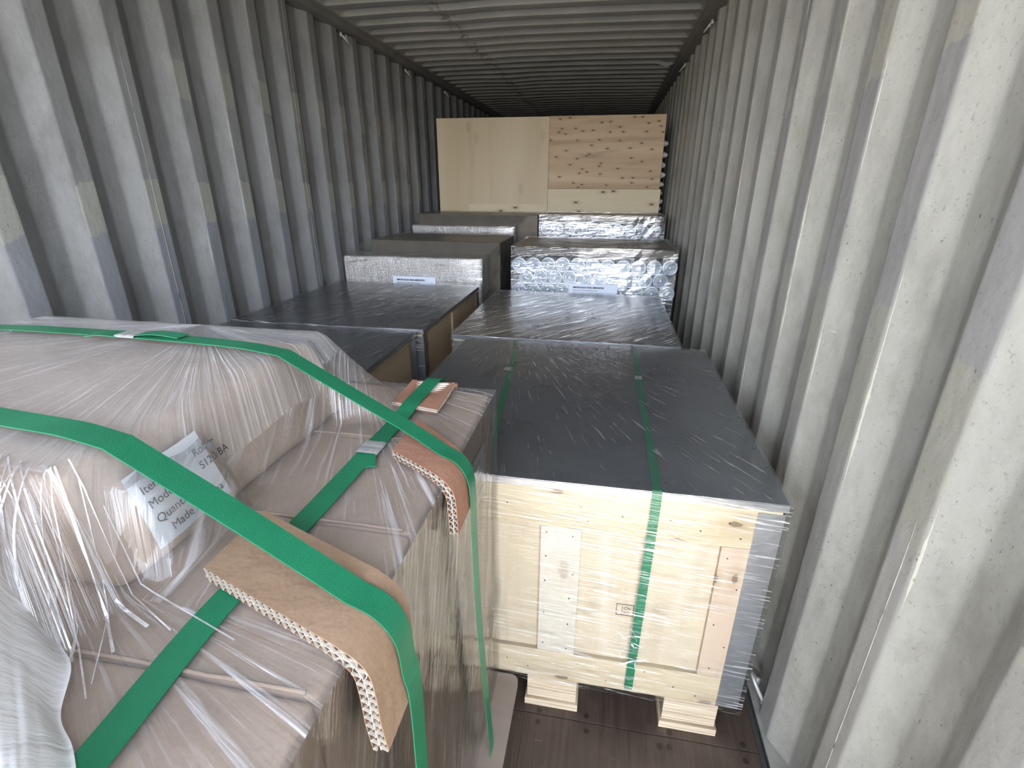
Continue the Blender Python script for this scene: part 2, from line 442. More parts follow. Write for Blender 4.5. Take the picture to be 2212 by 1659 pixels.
# roof with pressed cross ribs
def roof():
    pr = .2085; ys = []; e0 = 3.72
    k = int((Y0 - e0) / pr) - 1
    while e0 + k * pr < Y1:
        e = e0 + k * pr
        for dy, h in ((0, 0), (.004, 0), (.050, 0), (.056, 0), (.061, .003), (.065, .008), (.078, .022), (.082, .026), (.088, .028), (.094, .028), (.166, .028), (.172, .028), (.178, .026), (.182, .022), (.198, .006), (.203, .001)):
            if Y0 <= e + dy <= Y1: ys.append((e + dy, h))
        k += 1
    xs = [-.05, .03, .075, .085, .095, .105, .118, .13] + [.13 + (2.205 - .13) * i / 24 for i in range(1, 25)] + [2.218, 2.23, 2.24, 2.25, 2.26, 2.30, 2.385]
    v = []; f = []
    for (y, h) in ys:
        for x in xs:
            t = min(1, max(0, (x - .08) / .045)) * min(1, max(0, (2.255 - x) / .045))
            t = math.sqrt(max(0, 1 - (1 - t) ** 2))
            camber = .012 * math.sin(PI * max(0, min(1, x / W)))
            sag = .010 * math.exp(-((x - .7) / .18) ** 2) * (0.6 + .8 * noise.noise(Vector((x * 2, y * 2.4, 0))))
            dent = .012 * math.exp(-((x - .69) / .035) ** 2) * max(0, noise.noise(Vector((x * 20, y * 9, 3))))
            d2 = -.03 * math.exp(-((x - 2.2) / .05) ** 2 - ((y - 5.16) / .06) ** 2)
            v.append((x, y, 2.392 + h * t + camber - sag + dent + d2 + .002 * noise.noise(Vector((x * 3, y * 3, 7)))))
    n = len(xs)
    for j in range(len(ys) - 1):
        for i in range(n - 1):
            a = j * n + i; f.append([a, a + n, a + n + 1, a + 1])
    o = mesh_obj('ceiling', v, f, M['roof'], smooth=True); o['kind'] = 'structure'
    md = o.modifiers.new('edge', 'EDGE_SPLIT'); md.split_angle = math.radians(26)
roof()
# top side rails
for nm, x0, x1 in (('trim_1', -.06, .058), ('trim_2', W - .062, W + .06)):
    mb = MB(); mb.box(x0, x1, Y0, Y1, 2.3475, 2.397, 0, .004)
    mb.build(nm, M['rail'])['kind'] = 'structure'
# floor boards, gutters, bottom rails
mb = MB(); yy = Y0
for (a, b) in ((Y0, .988), (.990, 2.2), (2.202, 3.4), (3.402, 4.6), (4.602, 5.8), (5.802, 7), (7.002, 8.2), (8.202, Y1)):
    mb.box(.032, 2.303, a, b, -.028, 0, 0, .001)
fl = mb.build('floor', M['floor']); fl['kind'] = 'structure'
mb = MB(); mb.box(-.06, W + .06, Y0, Y1, -.06, -.03)
mb.build('trim_3', M['railblack'])['kind'] = 'structure'
for nm, x0, x1 in (('trim_4', -.05, .012), ('trim_5', W - .012, W + .05)):
    mb = MB(); mb.box(x0, x1, Y0, Y1, -.06, -.006, 0, .002)
    mb.build(nm, M['rail2'] if 'rail2' in M else M['paintR'])['kind'] = 'structure'
for nm, x, s in (('trim_6', .036, -1), ('trim_7', 2.3, 1)):
    mb = MB(); mb.box(min(x, x + s * .012), max(x, x + s * .012), Y0, Y1, -.03, .003)
    mb.build(nm, M['railblack'])['kind'] = 'structure'
# floor screws (countersunk heads), part of the floor
for (x, y) in [(1.836, 1.006), (1.837, .963), (2.068, 1.003), (2.037, .958), (2.063, .961), (2.263, 1.004), (2.26, .961), (1.70, 1.0), (1.70, .966)]:
    mb = MB(); mb.tube([(x, y, -.002), (x, y, .0012)], [.0085, .0075], 14)
    mb.build('screw_head', M['screw'], fl)

# lashing rings
def ring(name, c, axis_out, label, down=True, size=.035):
    t = thing(name, c, label, 'lashing ring', None)
    c = Vector(c); s = axis_out
    mb = MB()
    pts = [c + Vector((s * (.006 + .032 * math.sin(a)), 1.0 * size * math.cos(a), -(.042 * math.sin(a)) if down else .06 * math.sin(a))) for a in [PI * i / 12 for i in range(13)]]
    mb.tube(pts, .0055, 8); mb.build('ring_rod', M['steel_ring'], t, smooth=True)
    for e in (-1, 1):
        mb = MB(); mb.tube([c + Vector((s * .003, e * size, -.012)), c + Vector((s * .003, e * size, .012))], .009, 8)
        mb.build('bracket', M['steel_ring'], t, smooth=True)
ring('lashing_ring', (.004, 3.63, 2.325), 1, 'steel lashing ring below the left top rail, the nearest one to the viewer')
ring('lashing_ring', (.004, 4.75, 2.322), 1, 'steel lashing ring below the left top rail, second from the viewer')
ring('lashing_ring', (.004, 5.86, 2.322), 1, 'steel lashing ring below the left top rail, farthest and darkest')
ring('lashing_ring', (W - .004, 3.76, 2.33), -1, 'steel lashing ring at the top of the right wall, nearer one')
ring('lashing_ring', (W - .004, 4.94, 2.33), -1, 'steel lashing ring at the top of the right wall, farther one')
ring('lashing_ring', (W + .012, 1.16, .03), -1, 'steel lashing ring at floor level by the right wall beside the plywood crate', False, .034)

# ------------------------------------------------------------------ films
FT_A = film('film_crate_top', 0, .06, 110, .03, .55, (.62, .66), .12, .10, 'xy', .0016, fan=(-.35, .75), density=1.0, wth=.03)
FT_B = film('film_crate_top_wrinkled', .9, 0.070, 70, .04, .7, (.54, .62), .14, .08, 'xy', .0022, density=.9, wth=.03)
FT_D = film('film_crate_top_left', 1.15, 0.084, 80, .04, .5, (.57, .64), .08, .10, 'xy', .0016, density=.95, wth=.02)
FF = film('film_crate_front', -.07, .045, 150, .05, .32, (.55, .64), .32, .14, 'xz', .0018, density=.95, wcol=(.95, .95, .92), dist=.25)
FS = film('film_crate_side', .5, 0.084, 70, .04, .3, (.60, .67), .08, .14, 'yz', .0012, density=.7, fmax=.25)

def film_shell(parent, x0, x1, y0, y1, z0, z1, mats, inset=0.0, name='stretch_film', wob=.0015, split=None):
    """open-bottomed sheet of film around a load: mats = (top, front/back, sides)"""
    mb = MB()
    def face(fn, nu, nv, mi):
        v, f = grid(fn, nu, nv); n = len(mb.v); mb.v += [Vector(a) for a in v]
        mb.f += [[n + i for i in q] for q in f]; mb.m += [mi] * len(f)
    def W_(p, k):
        return wob * noise.noise(Vector(p) * 9 + Vector((k, k, k))) + wob * .6 * noise.noise(Vector(p) * 26)
    L = lambda a, b, t: a + (b - a) * t
    def top(u, v): 
        x, y = L(x0, x1, u), L(y0, y1, v); e = min(u, 1 - u, v, 1 - v)
        return (x, y, z1 + (W_((x, y, z1), 0) if e > 0 else 0))
    def front(u, v):
        x, z = L(x0, x1, u), L(z0, z1, v); e = 1 if 0 < u < 1 and v < 1 else 0
        return (x, y0 + e * (W_((x, y0, z), 2)), z)
    def back(u, v):
        x, z = L(x1, x0, u), L(z0, z1, v); return (x, y1, z)
    def left(u, v):
        y, z = L(y1, y0, u), L(z0, z1, v); e = 1 if 0 < u < 1 and v < 1 else 0
        return (x0 + e * W_((x0, y, z), 3), y, z)
    def right(u, v):
        y, z = L(y0, y1, u), L(z0, z1, v); e = 1 if 0 < u < 1 and v < 1 else 0
        return (x1 + e * W_((x1, y, z), 4), y, z)
    face(top, 24, 24, 0); face(front, 24, 20, 1); face(back, 2, 2, 1); face(left, 20, 16, 2); face(right, 20, 16, 2)
    if split:
        for i, q in enumerate(mb.f):
            if mb.m[i] == 1 and sum(mb.v[k].z for k in q) / len(q) > split: mb.m[i] = 3
    return mb.build(name, list(mats), parent, smooth=False)

# ------------------------------------------------------------------ crates
def strap_child(parent, pts, nrm, w=.022, seal=None, name='strap'):
    mb = MB(); ribbon(mb, pts, nrm, w, .0012)
    s = mb.build(name, M['strap'], parent)
    if seal:
        c, tdir, n = [Vector(a) for a in seal]
        make_seal(s, c, tdir, n, w)
    return s
def make_seal(parent, c, t, n, w, L=.036):
    t = t.normalized(); n = (n - t * n.dot(t)).normalized(); s = t.cross(n)
    def fn(u, v):
        h = .0022 + .0016 * abs(math.sin(u * PI * 2)) ** .6
        a = (v - .5) * (w + .005)
        return c + t * (u - .5) * L + s * a + n * (h if 0.08 < v < .92 else -.0005)
    v, f = grid(fn, 24, 12)
    return mesh_obj('seal', v, f, M['seal'], parent, smooth=True)

def crate(x0, x1, y0, y1, z1, label, films, zb=.115, group='plywood crates with sheet metal lids', straps=(), sidemat='plyy'):
    t = thing('plywood_crate', ((x0 + x1) / 2, (y0 + y1) / 2, 0), label, 'crate', group)
    zt = z1 - .022   # underside of lid rim
    def o(name, m, *boxes, bev=.0015):
        mb = MB()
        for b in boxes: mb.box(*b, 0, bev)
        return mb.build(name, M[m], t)
    o('front_panel', 'ply', (x0 + .02, x1 - .02, y0 + .014, y0 + .028, zb + .01, zt))
    o('back_panel', 'ply', (x0 + .02, x1 - .02, y1 - .028, y1 - .014, zb + .01, zt))
    o('side_panel', sidemat, (x0 + .012, x0 + .026, y0 + .03, y1 - .03, zb + .01, zt))
    o('side_panel', sidemat, (x1 - .026, x1 - .012, y0 + .03, y1 - .03, zb + .01, zt))
    o('bottom_panel', 'ply', (x0 + .01, x1 - .01, y0 + .01, y1 - .01, zb, zb + .012))
    for ys, ye in ((y0 + .001, y0 + .014), (y1 - .014, y1 - .001)):
        o('batten', 'plyx', (x0 + .004, x1 - .004, ys, ye, zt - .112, zt - .002))
        o('batten', 'plyx', (x0 + .004, x1 - .004, ys, ye, zb, zb + .105))
        o('batten', 'plyzr', (x1 - .118, x1 - .05, ys, ye, zb + .106, zt - .113))
        o('batten', 'plyzr', (x0 + .05, x0 + .118, ys, ye, zb + .106, zt - .113))
        xm = (x0 + x1) / 2 + .018
        o('batten', 'plyz', (xm - .051, xm + .051, ys, ye, zb + .106, zt - .113))
    for ys in ((y0 + y1) / 2 - .05, ):
        o('side_batten', sidemat, (x0 + .001, x0 + .012, ys, ys + .09, zb, zt - .01))
        o('side_batten', sidemat, (x1 - .012, x1 - .001, ys, ys + .09, zb, zt - .01))
    for sx in (0, 1):
        for sy in (0, 1):
            xa = x1 if sx else x0; ya = y1 if sy else y0; dx = -1 if sx else 1; dy = -1 if sy else 1
            mb = MB()
            mb.box(min(xa, xa + dx * .056), max(xa, xa + dx * .056), min(ya, ya - dy * .0015), max(ya, ya - dy * .0015), zb + .003, zt - .008)
            mb.box(min(xa, xa - dx * .0015), max(xa, xa - dx * .0015), min(ya, ya + dy * .056), max(ya, ya + dy * .056), zb + .003, zt - .008)
            mb.build('corner_guard', M['galv'], t)
    mb = MB()
    mb.box(x0 - .004, x1 + .004, y0 - .004, y1 + .004, z1 - .003, z1, 0, .001)
    for b in ((x0 - .004, x1 + .004, y0 - .004, y0 - .002, z1 - .020, z1 - .003), (x0 - .004, x1 + .004, y1 + .002, y1 + .004, z1 - .020, z1 - .003),
              (x0 - .004, x0 - .002, y0 - .002, y1 + .002, z1 - .020, z1 - .003), (x1 + .002, x1 + .004, y0 - .002, y1 + .002, z1 - .020, z1 - .003)):
        mb.box(*b, 1)
    mb.box(x0, x1, y0, y1, zt - .001, z1 - .0035, 2)
    mb.build('lid', [M['lid'], M['galv'], M['plyx']], t)
    w = x1 - x0
    for cx in (x0 + .13, x0 + .527, x1 - .115):
        mb = MB()
        mb.box(cx - .073, cx + .070, y0 + .004, y1 - .01, .026, zb - .001, 0, .002)
        mb.box(cx - .079, cx + .076, y0 - .004, y1 - .02, 0, .025, 0, .002)
        mb.build('skid', M['lvl'], t)
    for s in straps:
        strap_child(t, *s)
    film_shell(t, x0 - .008, x1 + .008, y0 - .012, y1 + .008, zb - .004, z1 + .006, films)
    return t

zA = .777
def strapA(xb, xm, xf, ys, seal_y, y0=1.018, y1=2.117):
    z = zA + .001
    pts = [(xb, y1 + .006, .5), (xb, y1 + .006, z - .004), (xb, y1 - .004, z)]
    nr = [(0, 1, 0), (0, 1, 1), (0, .3, 1)]
    for y, x in ys: pts.append((x, y, z)); nr.append((0, 0, 1))
    pts += [(xm, y0 - .000, z), (xm, y0 - .0065, z - .004), (xm, y0 - .0065, .72), (xf, y0 - .004, .13)]
    nr += [(0, -.3, 1), (0, -1, 1), (0, -1, 0), (0, -1, 0)]
    return (pts, nr, .022, ((next(x for y, x in ys if abs(y - seal_y) < .3), seal_y, z), (0, 1, 0), (0, 0, 1)))
sA2 = strapA(1.945, 1.951, 1.942, ((1.745, 1.946), (1.4, 1.948)), 1.745)
sA1 = strapA(1.43, 1.55, 1.55, ((1.89, 1.462), (1.745, 1.474), (1.33, 1.512)), 1.745)
A = crate(1.205, 2.231, 1.018, 2.117, zA, 'pale plywood crate in the right foreground with a dark sheet metal lid, film wrapped', (FT_A, FF, FS), straps=(sA1, sA2))
# stamp on the front panel
def text(body, size, mat, name='lettering', bold=0.0):
    cu = bpy.data.curves.new('t', 'FONT'); cu.body = body; cu.size = size; cu.offset = bold
    o = bpy.data.objects.new('t', cu); col.objects.link(o)
    bpy.context.view_layer.update()
    me = bpy.data.meshes.new_from_object(o.evaluated_get(bpy.context.evaluated_depsgraph_get()))
    bpy.data.objects.remove(o); me.materials.clear(); me.materials.append(mat)
    n = bpy.data.objects.new(name, me); col.objects.link(n); return n
def put_text(body, size, parent, origin, ux, uy, bold=0.0):
    o = text(body, size, M['ink'], bold=bold)
    ux = Vector(ux).normalized(); uy = Vector(uy).normalized(); n = ux.cross(uy)
    mt = Matrix((( ux.x, uy.x, n.x), (ux.y, uy.y, n.y), (ux.z, uy.z, n.z)))
    org = Vector(origin) - wloc(parent)
    for v in o.data.vertices: v.co = org + mt @ v.co
    o.parent = parent; return o
fp = [c for c in A.children if c.name.startswith('front_panel')][0]
mb = MB()
for b in ((1.889, 1.934, .376, .3775), (1.889, 1.934, .4125, .414), (1.889, 1.8905, .376, .414), (1.9325, 1.934, .376, .414), (1.904, 1.905, .376, .414)):
    mb.box(b[0], b[1], 1.0312, 1.0318, b[2], b[3])
mb.build('stamp_frame', M['ink'], fp)
put_text('CN', .012, fp, (1.908, 1.031, .397), (1, 0, 0), (0, 0, 1))
put_text('HT', .012, fp, (1.908, 1.031, .382), (1, 0, 0), (0, 0, 1))

for i, (x, z) in enumerate([(1.60, .70), (1.78, .71), (1.80, .67), (1.88, .695), (1.99, .70), (2.06, .68), (2.12, .71), (2.15, .67), (1.70, .625), (1.765, .62), (1.70, .55), (1.77, .50), (1.70, .47), (1.765, .42),
                            (1.70, .36), (1.765, .33), (1.70, .25), (1.765, .24), (2.13, .61), (2.165, .52), (2.13, .40), (2.165, .33), (2.14, .25), (1.60, .17), (1.66, .15), (1.80, .19), (1.88, .14), (1.98, .20), (2.06, .16), (2.12, .14)]):
    mb = MB(); mb.tube([(x, 1.0205, z), (x, 1.0182, z)], .0022, 6); mb.build('nail', M['screw'], A)
mb = MB(); rk = random.Random(5)
for k in range(9):
    z0_ = rk.uniform(.20, .40); x0_ = 1.915 + rk.uniform(-.02, .05); L_ = rk.uniform(.02, .07); a_ = rk.uniform(-.5, .4) if k % 3 else rk.uniform(1, 2)
    ribbon(mb, [(x0_ + math.cos(a_) * L_ * t_, 1.0 + .002 * math.sin(9 * t_ + k), z0_ + math.sin(a_) * L_ * t_ + .004 * math.sin(5 * t_ + k)) for t_ in [q_ / 6 for q_ in range(7)]], [(rk.uniform(-.6, .6), -1, rk.uniform(-.6, .6))] * 7, rk.uniform(.001, .005), .0003)
KN = mb
B = crate(1.118, 2.145, 2.175, 3.22, .773, 'film wrapped crate behind the foreground plywood crate, its shiny lid mirroring the rollers', (FT_B, FF, FS))
D = crate(.03, 1.0, 2.10, 3.15, .808, 'left crate with grey metal lid, standing directly before the silver bubble wrapped bundle', (FT_D, FF, FS))
Cc = crate(.018, .968, 1.03, 2.08, .800, 'left crate with slate metal lid, partly hidden behind the strapped carton pallet', (FT_D, FF, FS))

# ------------------------------------------------------------------ wrapped loads at the back
def mk_bubble():
    n = NT('bubble_wrap_silver')
    v = n.voro(n.map((1, 1, 1)), 95, 'F1', .35)
    w = n.noise(n.map((34, 34, 7)), 1.3, 4, .6, .8)
    w2 = n.noise(n.map((5, 5, 3)), 1.3, 3)
    h = n.math('ADD', n.math('MULTIPLY', n.ramp(v, .1, .6, 1, 0), .35), n.math('MULTIPLY', w, 1.0))
    b = n.mix(n.ramp(w, .35, .7), (.66, .64, .62), (.92, .91, .90))
    b = n.mix(n.ramp(v, .35, .55, 0, .6), b, (.30, .28, .27))
    return n.pbr(b, .2, .15, n.bump(h, .009, .9), spec=.8, coat=.7, coat_rough=.12)
M['bubble'] = mk_bubble()
FTH = film('film_dusty_top', .6, 0.140, 40, .05, .25, (.56, .68), .12, .2, 'xy', .003, wth=.10, wcol=(.42, .41, .37))
FFH = film('film_dusty_front', .1, 0.105, 45, .06, .5, (.58, .66), .15, .12, 'xz', .003, wth=.05, wcol=(.4, .4, .38))
FSH = film('film_dusty_side', .55, 0.140, 60, .05, .5, (.55, .62), .15, .14, 'yz', .004, wth=.03, wcol=(.4, .4, .38))
FFR = film('film_over_rollers', .02, 0.175, 60, .10, .55, (.52, .62), .35, .14, 'xz', .0025, wth=.10, wcol=(.78, .84, .92))  # extra diffuse white paints in the glare over the rollers

def pallet_part(t, x0, x1, y0, y1, zt=.12):
    mb = MB()
    for cx in (x0 + .06, (x0 + x1) / 2, x1 - .06):
        mb.box(cx - .045, cx + .045, y0 + .02, y1 - .02, 0, zt - .018)
    nb = 7
    for i in range(nb):
        a = y0 + (y1 - y0) * i / nb
        mb.box(x0 + .005, x1 - .005, a + .01, a + (y1 - y0) / nb - .01, zt - .018, zt)
    return mb.build('pallet', M['lvl'], t)

def lumpy(x0, x1, y0, y1, z0, z1, amp=.004, n=10, r=.012):
    bm = bmesh.new(); bmesh.ops.create_cube(bm, size=1)
    for v in bm.verts: v.co = Vector(((x0 + x1) / 2 + v.co.x * (x1 - x0), (y0 + y1) / 2 + v.co.y * (y1 - y0), (z0 + z1) / 2 + v.co.z * (z1 - z0)))
    if r: bmesh.ops.bevel(bm, geom=bm.edges[:], offset=r, segments=3, affect='EDGES', profile=.5)
    bmesh.ops.subdivide_edges(bm, edges=[e for e in bm.edges if e.calc_length() > .05], cuts=n, use_grid_fill=True)
    for v in bm.verts:
        k = v.co.copy()
        v.co += Vector((noise.noise(k * 7), noise.noise(k * 7 + Vector((9, 0, 0))), noise.noise(k * 7 + Vector((0, 9, 0))))) * amp
    return bm

def paper(parent, x0, x1, y, z0, z1):
    v, f = grid(lambda u, w: (x0 + (x1 - x0) * u, y - .003 + .004 * math.sin(u * 3), z0 + (z1 - z0) * w), 10, 6)
    p = mesh_obj('document_sheet', v, f, M['paperw'], parent)
    md = p.modifiers.new('th', 'SOLIDIFY'); md.thickness = .0006
    L = [('IMPORTADO POR: IMPORTEX', .0150, .0006), ('Importadora e Comercializadora Ltda', .0105, 0), ('Direccion: Av. Principal 204, ciudad  CNPJ 11.114.049.00 de enero  No. Fiscal', .0078, 0),
         ('CNPJ: 00.114.049.00', .0105, 0), ('Producto: rodillos de carga', .0105, 0), ('   Origen: China', .0105, .0002)]
    for i, (s, sz, b) in enumerate(L):
        put_text(s, sz, p, (x0 + .028, y - .0052, z1 - .028 - i * .0165), (1, 0, 0), (0, 0, 1), b)

# E: left bundle
tE = thing('wrapped_bundle', (.53, 3.6, 0), 'tall bubble wrapped silver bundle at the left, behind the farther left crate', 'pallet load', 'film wrapped loads near the plywood sheets')
pallet_part(tE, .03, 1.05, 3.25, 4.10)
mb = MB(); mb.bm(lumpy(.022, .995, 3.252, 3.50, .12, .967, .005, 12, .016)); mb.build('bubble_wrap_block', M['bubble'], tE, smooth=True)
mb = MB(); mb.bm(lumpy(.11, 1.075, 3.51, 4.06, .12, 1.048, .003, 6, .008)); mb.build('carton', M['dusty'], tE)
def drape(parent, name, pts_xz, mats, y_pts, midx=None):
    pass
# film draped from the low front bundle up over the taller carton
mb = MB()
def sec(u, v):   # v runs front-bottom -> top-back
    prof = [(3.243, .13), (3.243, .972), (3.30, .985), (3.49, 1.052), (4.075, 1.056), (4.085, .4)]
    t = v * (len(prof) - 1); i = min(int(t), len(prof) - 2); f_ = t - i
    y = prof[i][0] + (prof[i + 1][0] - prof[i][0]) * f_; z = prof[i][1] + (prof[i + 1][1] - prof[i][1]) * f_
    k = min(1, max(0, (y - 3.25) / .25))
    xa = .010 + (.095 - .010) * k; xb = 1.008 + (1.088 - 1.008) * k
    x = xa + (xb - xa) * u
    w = .004 * noise.noise(Vector((x * 8, y * 8, z * 8))) * (1 if 0 < u < 1 else 0)
    return (x, y, z + w)
v, f = grid(sec, 24, 50)
mi = [1 if (q // 24) < 10 else 0 for q in range(len(f))]
mesh_obj('stretch_film', v, f, [FTH, FFH], tE, midx=mi)
v1, f1 = grid(lambda u, w: (lambda a, b: (a[0] + .0, a[1], b))(sec(1, .2 + .62 * u), .13 + (sec(1, .2 + .62 * u)[2] - .13) * w), 30, 14)
mesh_obj('side_film', v1, f1, FSH, tE)
paper(tE, .381, .684, 3.240, .63, .842)

# F: right roller load
def tE_box(t, x0, x1, y0, y1, z0, z1, films, split=None):
    film_shell(t, x0, x1, y0, y1, z0, z1, list(films) + [FFH], wob=.004, split=split)
tF = thing('wrapped_roller_pallet', (1.72, 3.65, 0), 'film wrapped load with a brown top board right of the silver bundle, over shiny rollers', 'pallet load', 'film wrapped loads near the plywood sheets')
pallet_part(tF, 1.2, 2.235, 3.33, 3.95)
mb = MB(); mb.bm(lumpy(1.205, 2.225, 3.315, 3.955, .995, 1.045, .003, 6, .006)); mb.build('top_board', M['darkb'], tF)
tE_box(tF, 1.188, 2.243, 3.302, 3.975, .1, 1.052, (FTH, FFR, FSH), .975)
paper(tF, 1.576, 1.889, 3.292, .62, .825)

def mk_roller_mat():
    n = NT('zinc_plated_roller'); g = n.noise(n.map((30, 3, 30)), 1.5, 4)
    return n.pbr(n.mix(n.ramp(g, .3, .7), (.60, .68, .76), (.78, .85, .92)), .28, .75, n.bump(g, .002, .5))
M['roller'] = mk_roller_mat()
M['rollerring'] = simple('roller_seal_plastic', (.30, .36, .42), .35, .2)
def make_roller(y0, L, r, label, group):
    t = thing('conveyor_roller', (0, y0, 0), label, 'roller', group)
    def lathe(name, prof, m, seg=24):
        v = []; f = []
        for (rad, y) in prof:
            for k in range(seg):
                a = 2 * PI * k / seg; v.append((rad * math.cos(a), y0 + y, rad * math.sin(a)))
        for i in range(len(prof) - 1):
            for k in range(seg):
                f.append([i * seg + k, i * seg + (k + 1) % seg, (i + 1) * seg + (k + 1) % seg, (i + 1) * seg + k])
        return mesh_obj(name, v, f, m, t, smooth=True)
    lathe('tube', [(r * .86, .002), (r * .9, 0), (r, .004), (r, L), (0.001, L)], M['roller'])
    lathe('end_ring', [(r * .86, .002), (r * .80, .008), (r * .62, .008), (r * .56, .002), (r * .42, .002), (r * .38, .010), (r * .18, .010)], M['rollerring'])
    lathe('shaft', [(r * .17, .01), (r * .17, -.008), (r * .12, -.010), (.0005, -.010)], M['roller'], 12)
    return t
def copy_thing(o, loc, label):
    c = o.copy(); col.objects.link(c); c.location = loc; c['label'] = label
    for ch in o.children:
        d = ch.copy(); col.objects.link(d); d.parent = c
    return c
ORD = ['leftmost', 'second', 'third', 'fourth', 'fifth', 'sixth', 'seventh', 'eighth', 'ninth', 'tenth', 'eleventh', 'twelfth']
r = .0475; first = True
rows = [(.936, 11, 'top'), (.853, 10, 'second'), (.770, 11, 'third'), (.687, 10, 'fourth'), (.604, 11, 'fifth'), (.521, 10, 'sixth'), (.438, 11, 'seventh')]
proto = None
for ri, (z, cnt, rn) in enumerate(rows):
    if ri > 3: continue
    for i in range(cnt):
        x = 1.240 + i * .0965 + (.048 if cnt == 10 else 0)
        lab = 'shiny zinc roller in the %s row under the right brown board, %s from the left' % (rn, ORD[i])
        if i == 0: lab = 'shiny zinc roller in the %s row under the right brown board, leftmost' % rn
        zz = z + .004 * math.sin(x * 9)
        if proto is None:
            proto = make_roller(3.318, .62, r, lab, 'zinc rollers in the right film wrapped load'); proto.location = (x, 3.318, zz)
        else: copy_thing(proto, (x, 3.318, zz), lab)
# lower part of the same load: hidden carton carrying the visible rows
mb = MB(); mb.bm(lumpy(1.205, 2.225, 3.325, 3.94, .12, .638, .003, 6, .006)); mb.build('lower_carton', M['dusty'], tF)

# G and H: far loads
tG = thing('wrapped_bundle', (.6, 4.6, 0), 'dim silver bundle at the left foot of the plywood sheets', 'pallet load', 'film wrapped loads near the plywood sheets')
pallet_part(tG, .09, 1.2, 4.40, 4.93)
mb = MB(); mb.bm(lumpy(.088, 1.010, 4.405, 4.56, .12, 1.083, .005, 12, .014)); mb.build('bubble_wrap_block', M['bubble'], tG, smooth=True)
mb = MB(); mb.bm(lumpy(.10, 1.195, 4.57, 4.93, .12, 1.175, .003, 6, .008)); mb.build('carton', M['dusty'], tG)
mb = MB()
def secG(u, v):
    prof = [(4.396, .5), (4.396, 1.088), (4.43, 1.12), (4.50, 1.172), (4.945, 1.182), (4.95, .6)]
    t = v * (len(prof) - 1); i = min(int(t), len(prof) - 2); f_ = t - i
    y = prof[i][0] + (prof[i + 1][0] - prof[i][0]) * f_; z = prof[i][1] + (prof[i + 1][1] - prof[i][1]) * f_
    k = min(1, max(0, (y - 4.40) / .2)); xa = .08; xb = 1.02 + .185 * k
    x = xa + (xb - xa) * u
    return (x, y, z + .003 * noise.noise(Vector((x * 8, y * 8, z * 8))))
v, f = grid(secG, 24, 40)
mesh_obj('stretch_film', v, f, [FTH, FFH], tG, midx=[1 if (q // 24) < 8 else 0 for q in range(len(f))])
tH = thing('wrapped_roller_pallet', (1.75, 4.65, 0), 'farthest film wrapped load with brown top, at the right foot of the plywood sheets', 'pallet load', 'film wrapped loads near the plywood sheets')
pallet_part(tH, 1.25, 2.25, 4.42, 4.93)
mb = MB(); mb.bm(lumpy(1.24, 2.25, 4.42, 4.93, 1.135, 1.18, .003, 6, .006)); mb.build('top_board', M['darkb'], tH)
mb = MB(); mb.bm(lumpy(1.24, 2.25, 4.43, 4.92, .12, .938, .003, 6, .006)); mb.build('lower_carton', M['dusty'], tH)
tE_box(tH, 1.226, 2.262, 4.405, 4.945, .1, 1.188, (FTH, FFR, FSH), 1.118)
for ri, z in enumerate((1.072, .988)):
    for i in range(10 if ri == 0 else 9):
        x = 1.29 + i * .1 + .05 * ri
        lab = 'zinc roller in the %s row of the farthest right load, %s' % (('upper', 'lower')[ri], 'leftmost' if i == 0 else ORD[i] + ' from the left')
        c = copy_thing(proto, (x, 4.425, z), lab); c['group'] = 'zinc rollers in the farthest right load'; c.scale = (1, .75, 1)

# ------------------------------------------------------------------ plywood sheets standing across the container
tp = thing('plywood_partition', (1.2, 5.0, 0), 'tall plywood partition standing across the container behind the wrapped loads', 'plywood')
zt = 1.985
mb = MB(); mb.box(.168, 1.2255, 5.0, 5.016, 0, zt, 0, .001); mb.build('sheet', M['wallply'], tp)['label'] = 'smooth pale left plywood sheet'
mb = MB(); mb.box(1.2275, 2.236, 5.0, 5.016, 1.387, zt + .003, 0, .001); mb.build('sheet', M['wallknot'], tp)['label'] = 'knotty brown upper right plywood sheet'
mb = MB(); mb.box(1.2275, 2.25, 4.999, 5.015, 0, 1.385, 0, .001); mb.build('sheet', M['wallpale'], tp)['label'] = 'pale lower right plywood strip'
mb = MB(); mb.box(.46, 1.222, 4.9975, 5.0, 1.02, 1.245, 0, .0005); mb.build('patch_board', M['wallpale'], tp)
mb = MB()
mb.box(.2, 2.2, 5.017, 5.06, 1.80, 1.90); mb.box(.2, 2.2, 5.017, 5.06, .2, .3); mb.box(1.19, 1.27, 5.061, 5.10, 0, 1.95)
mb.build('frame', M['lvl'], tp)
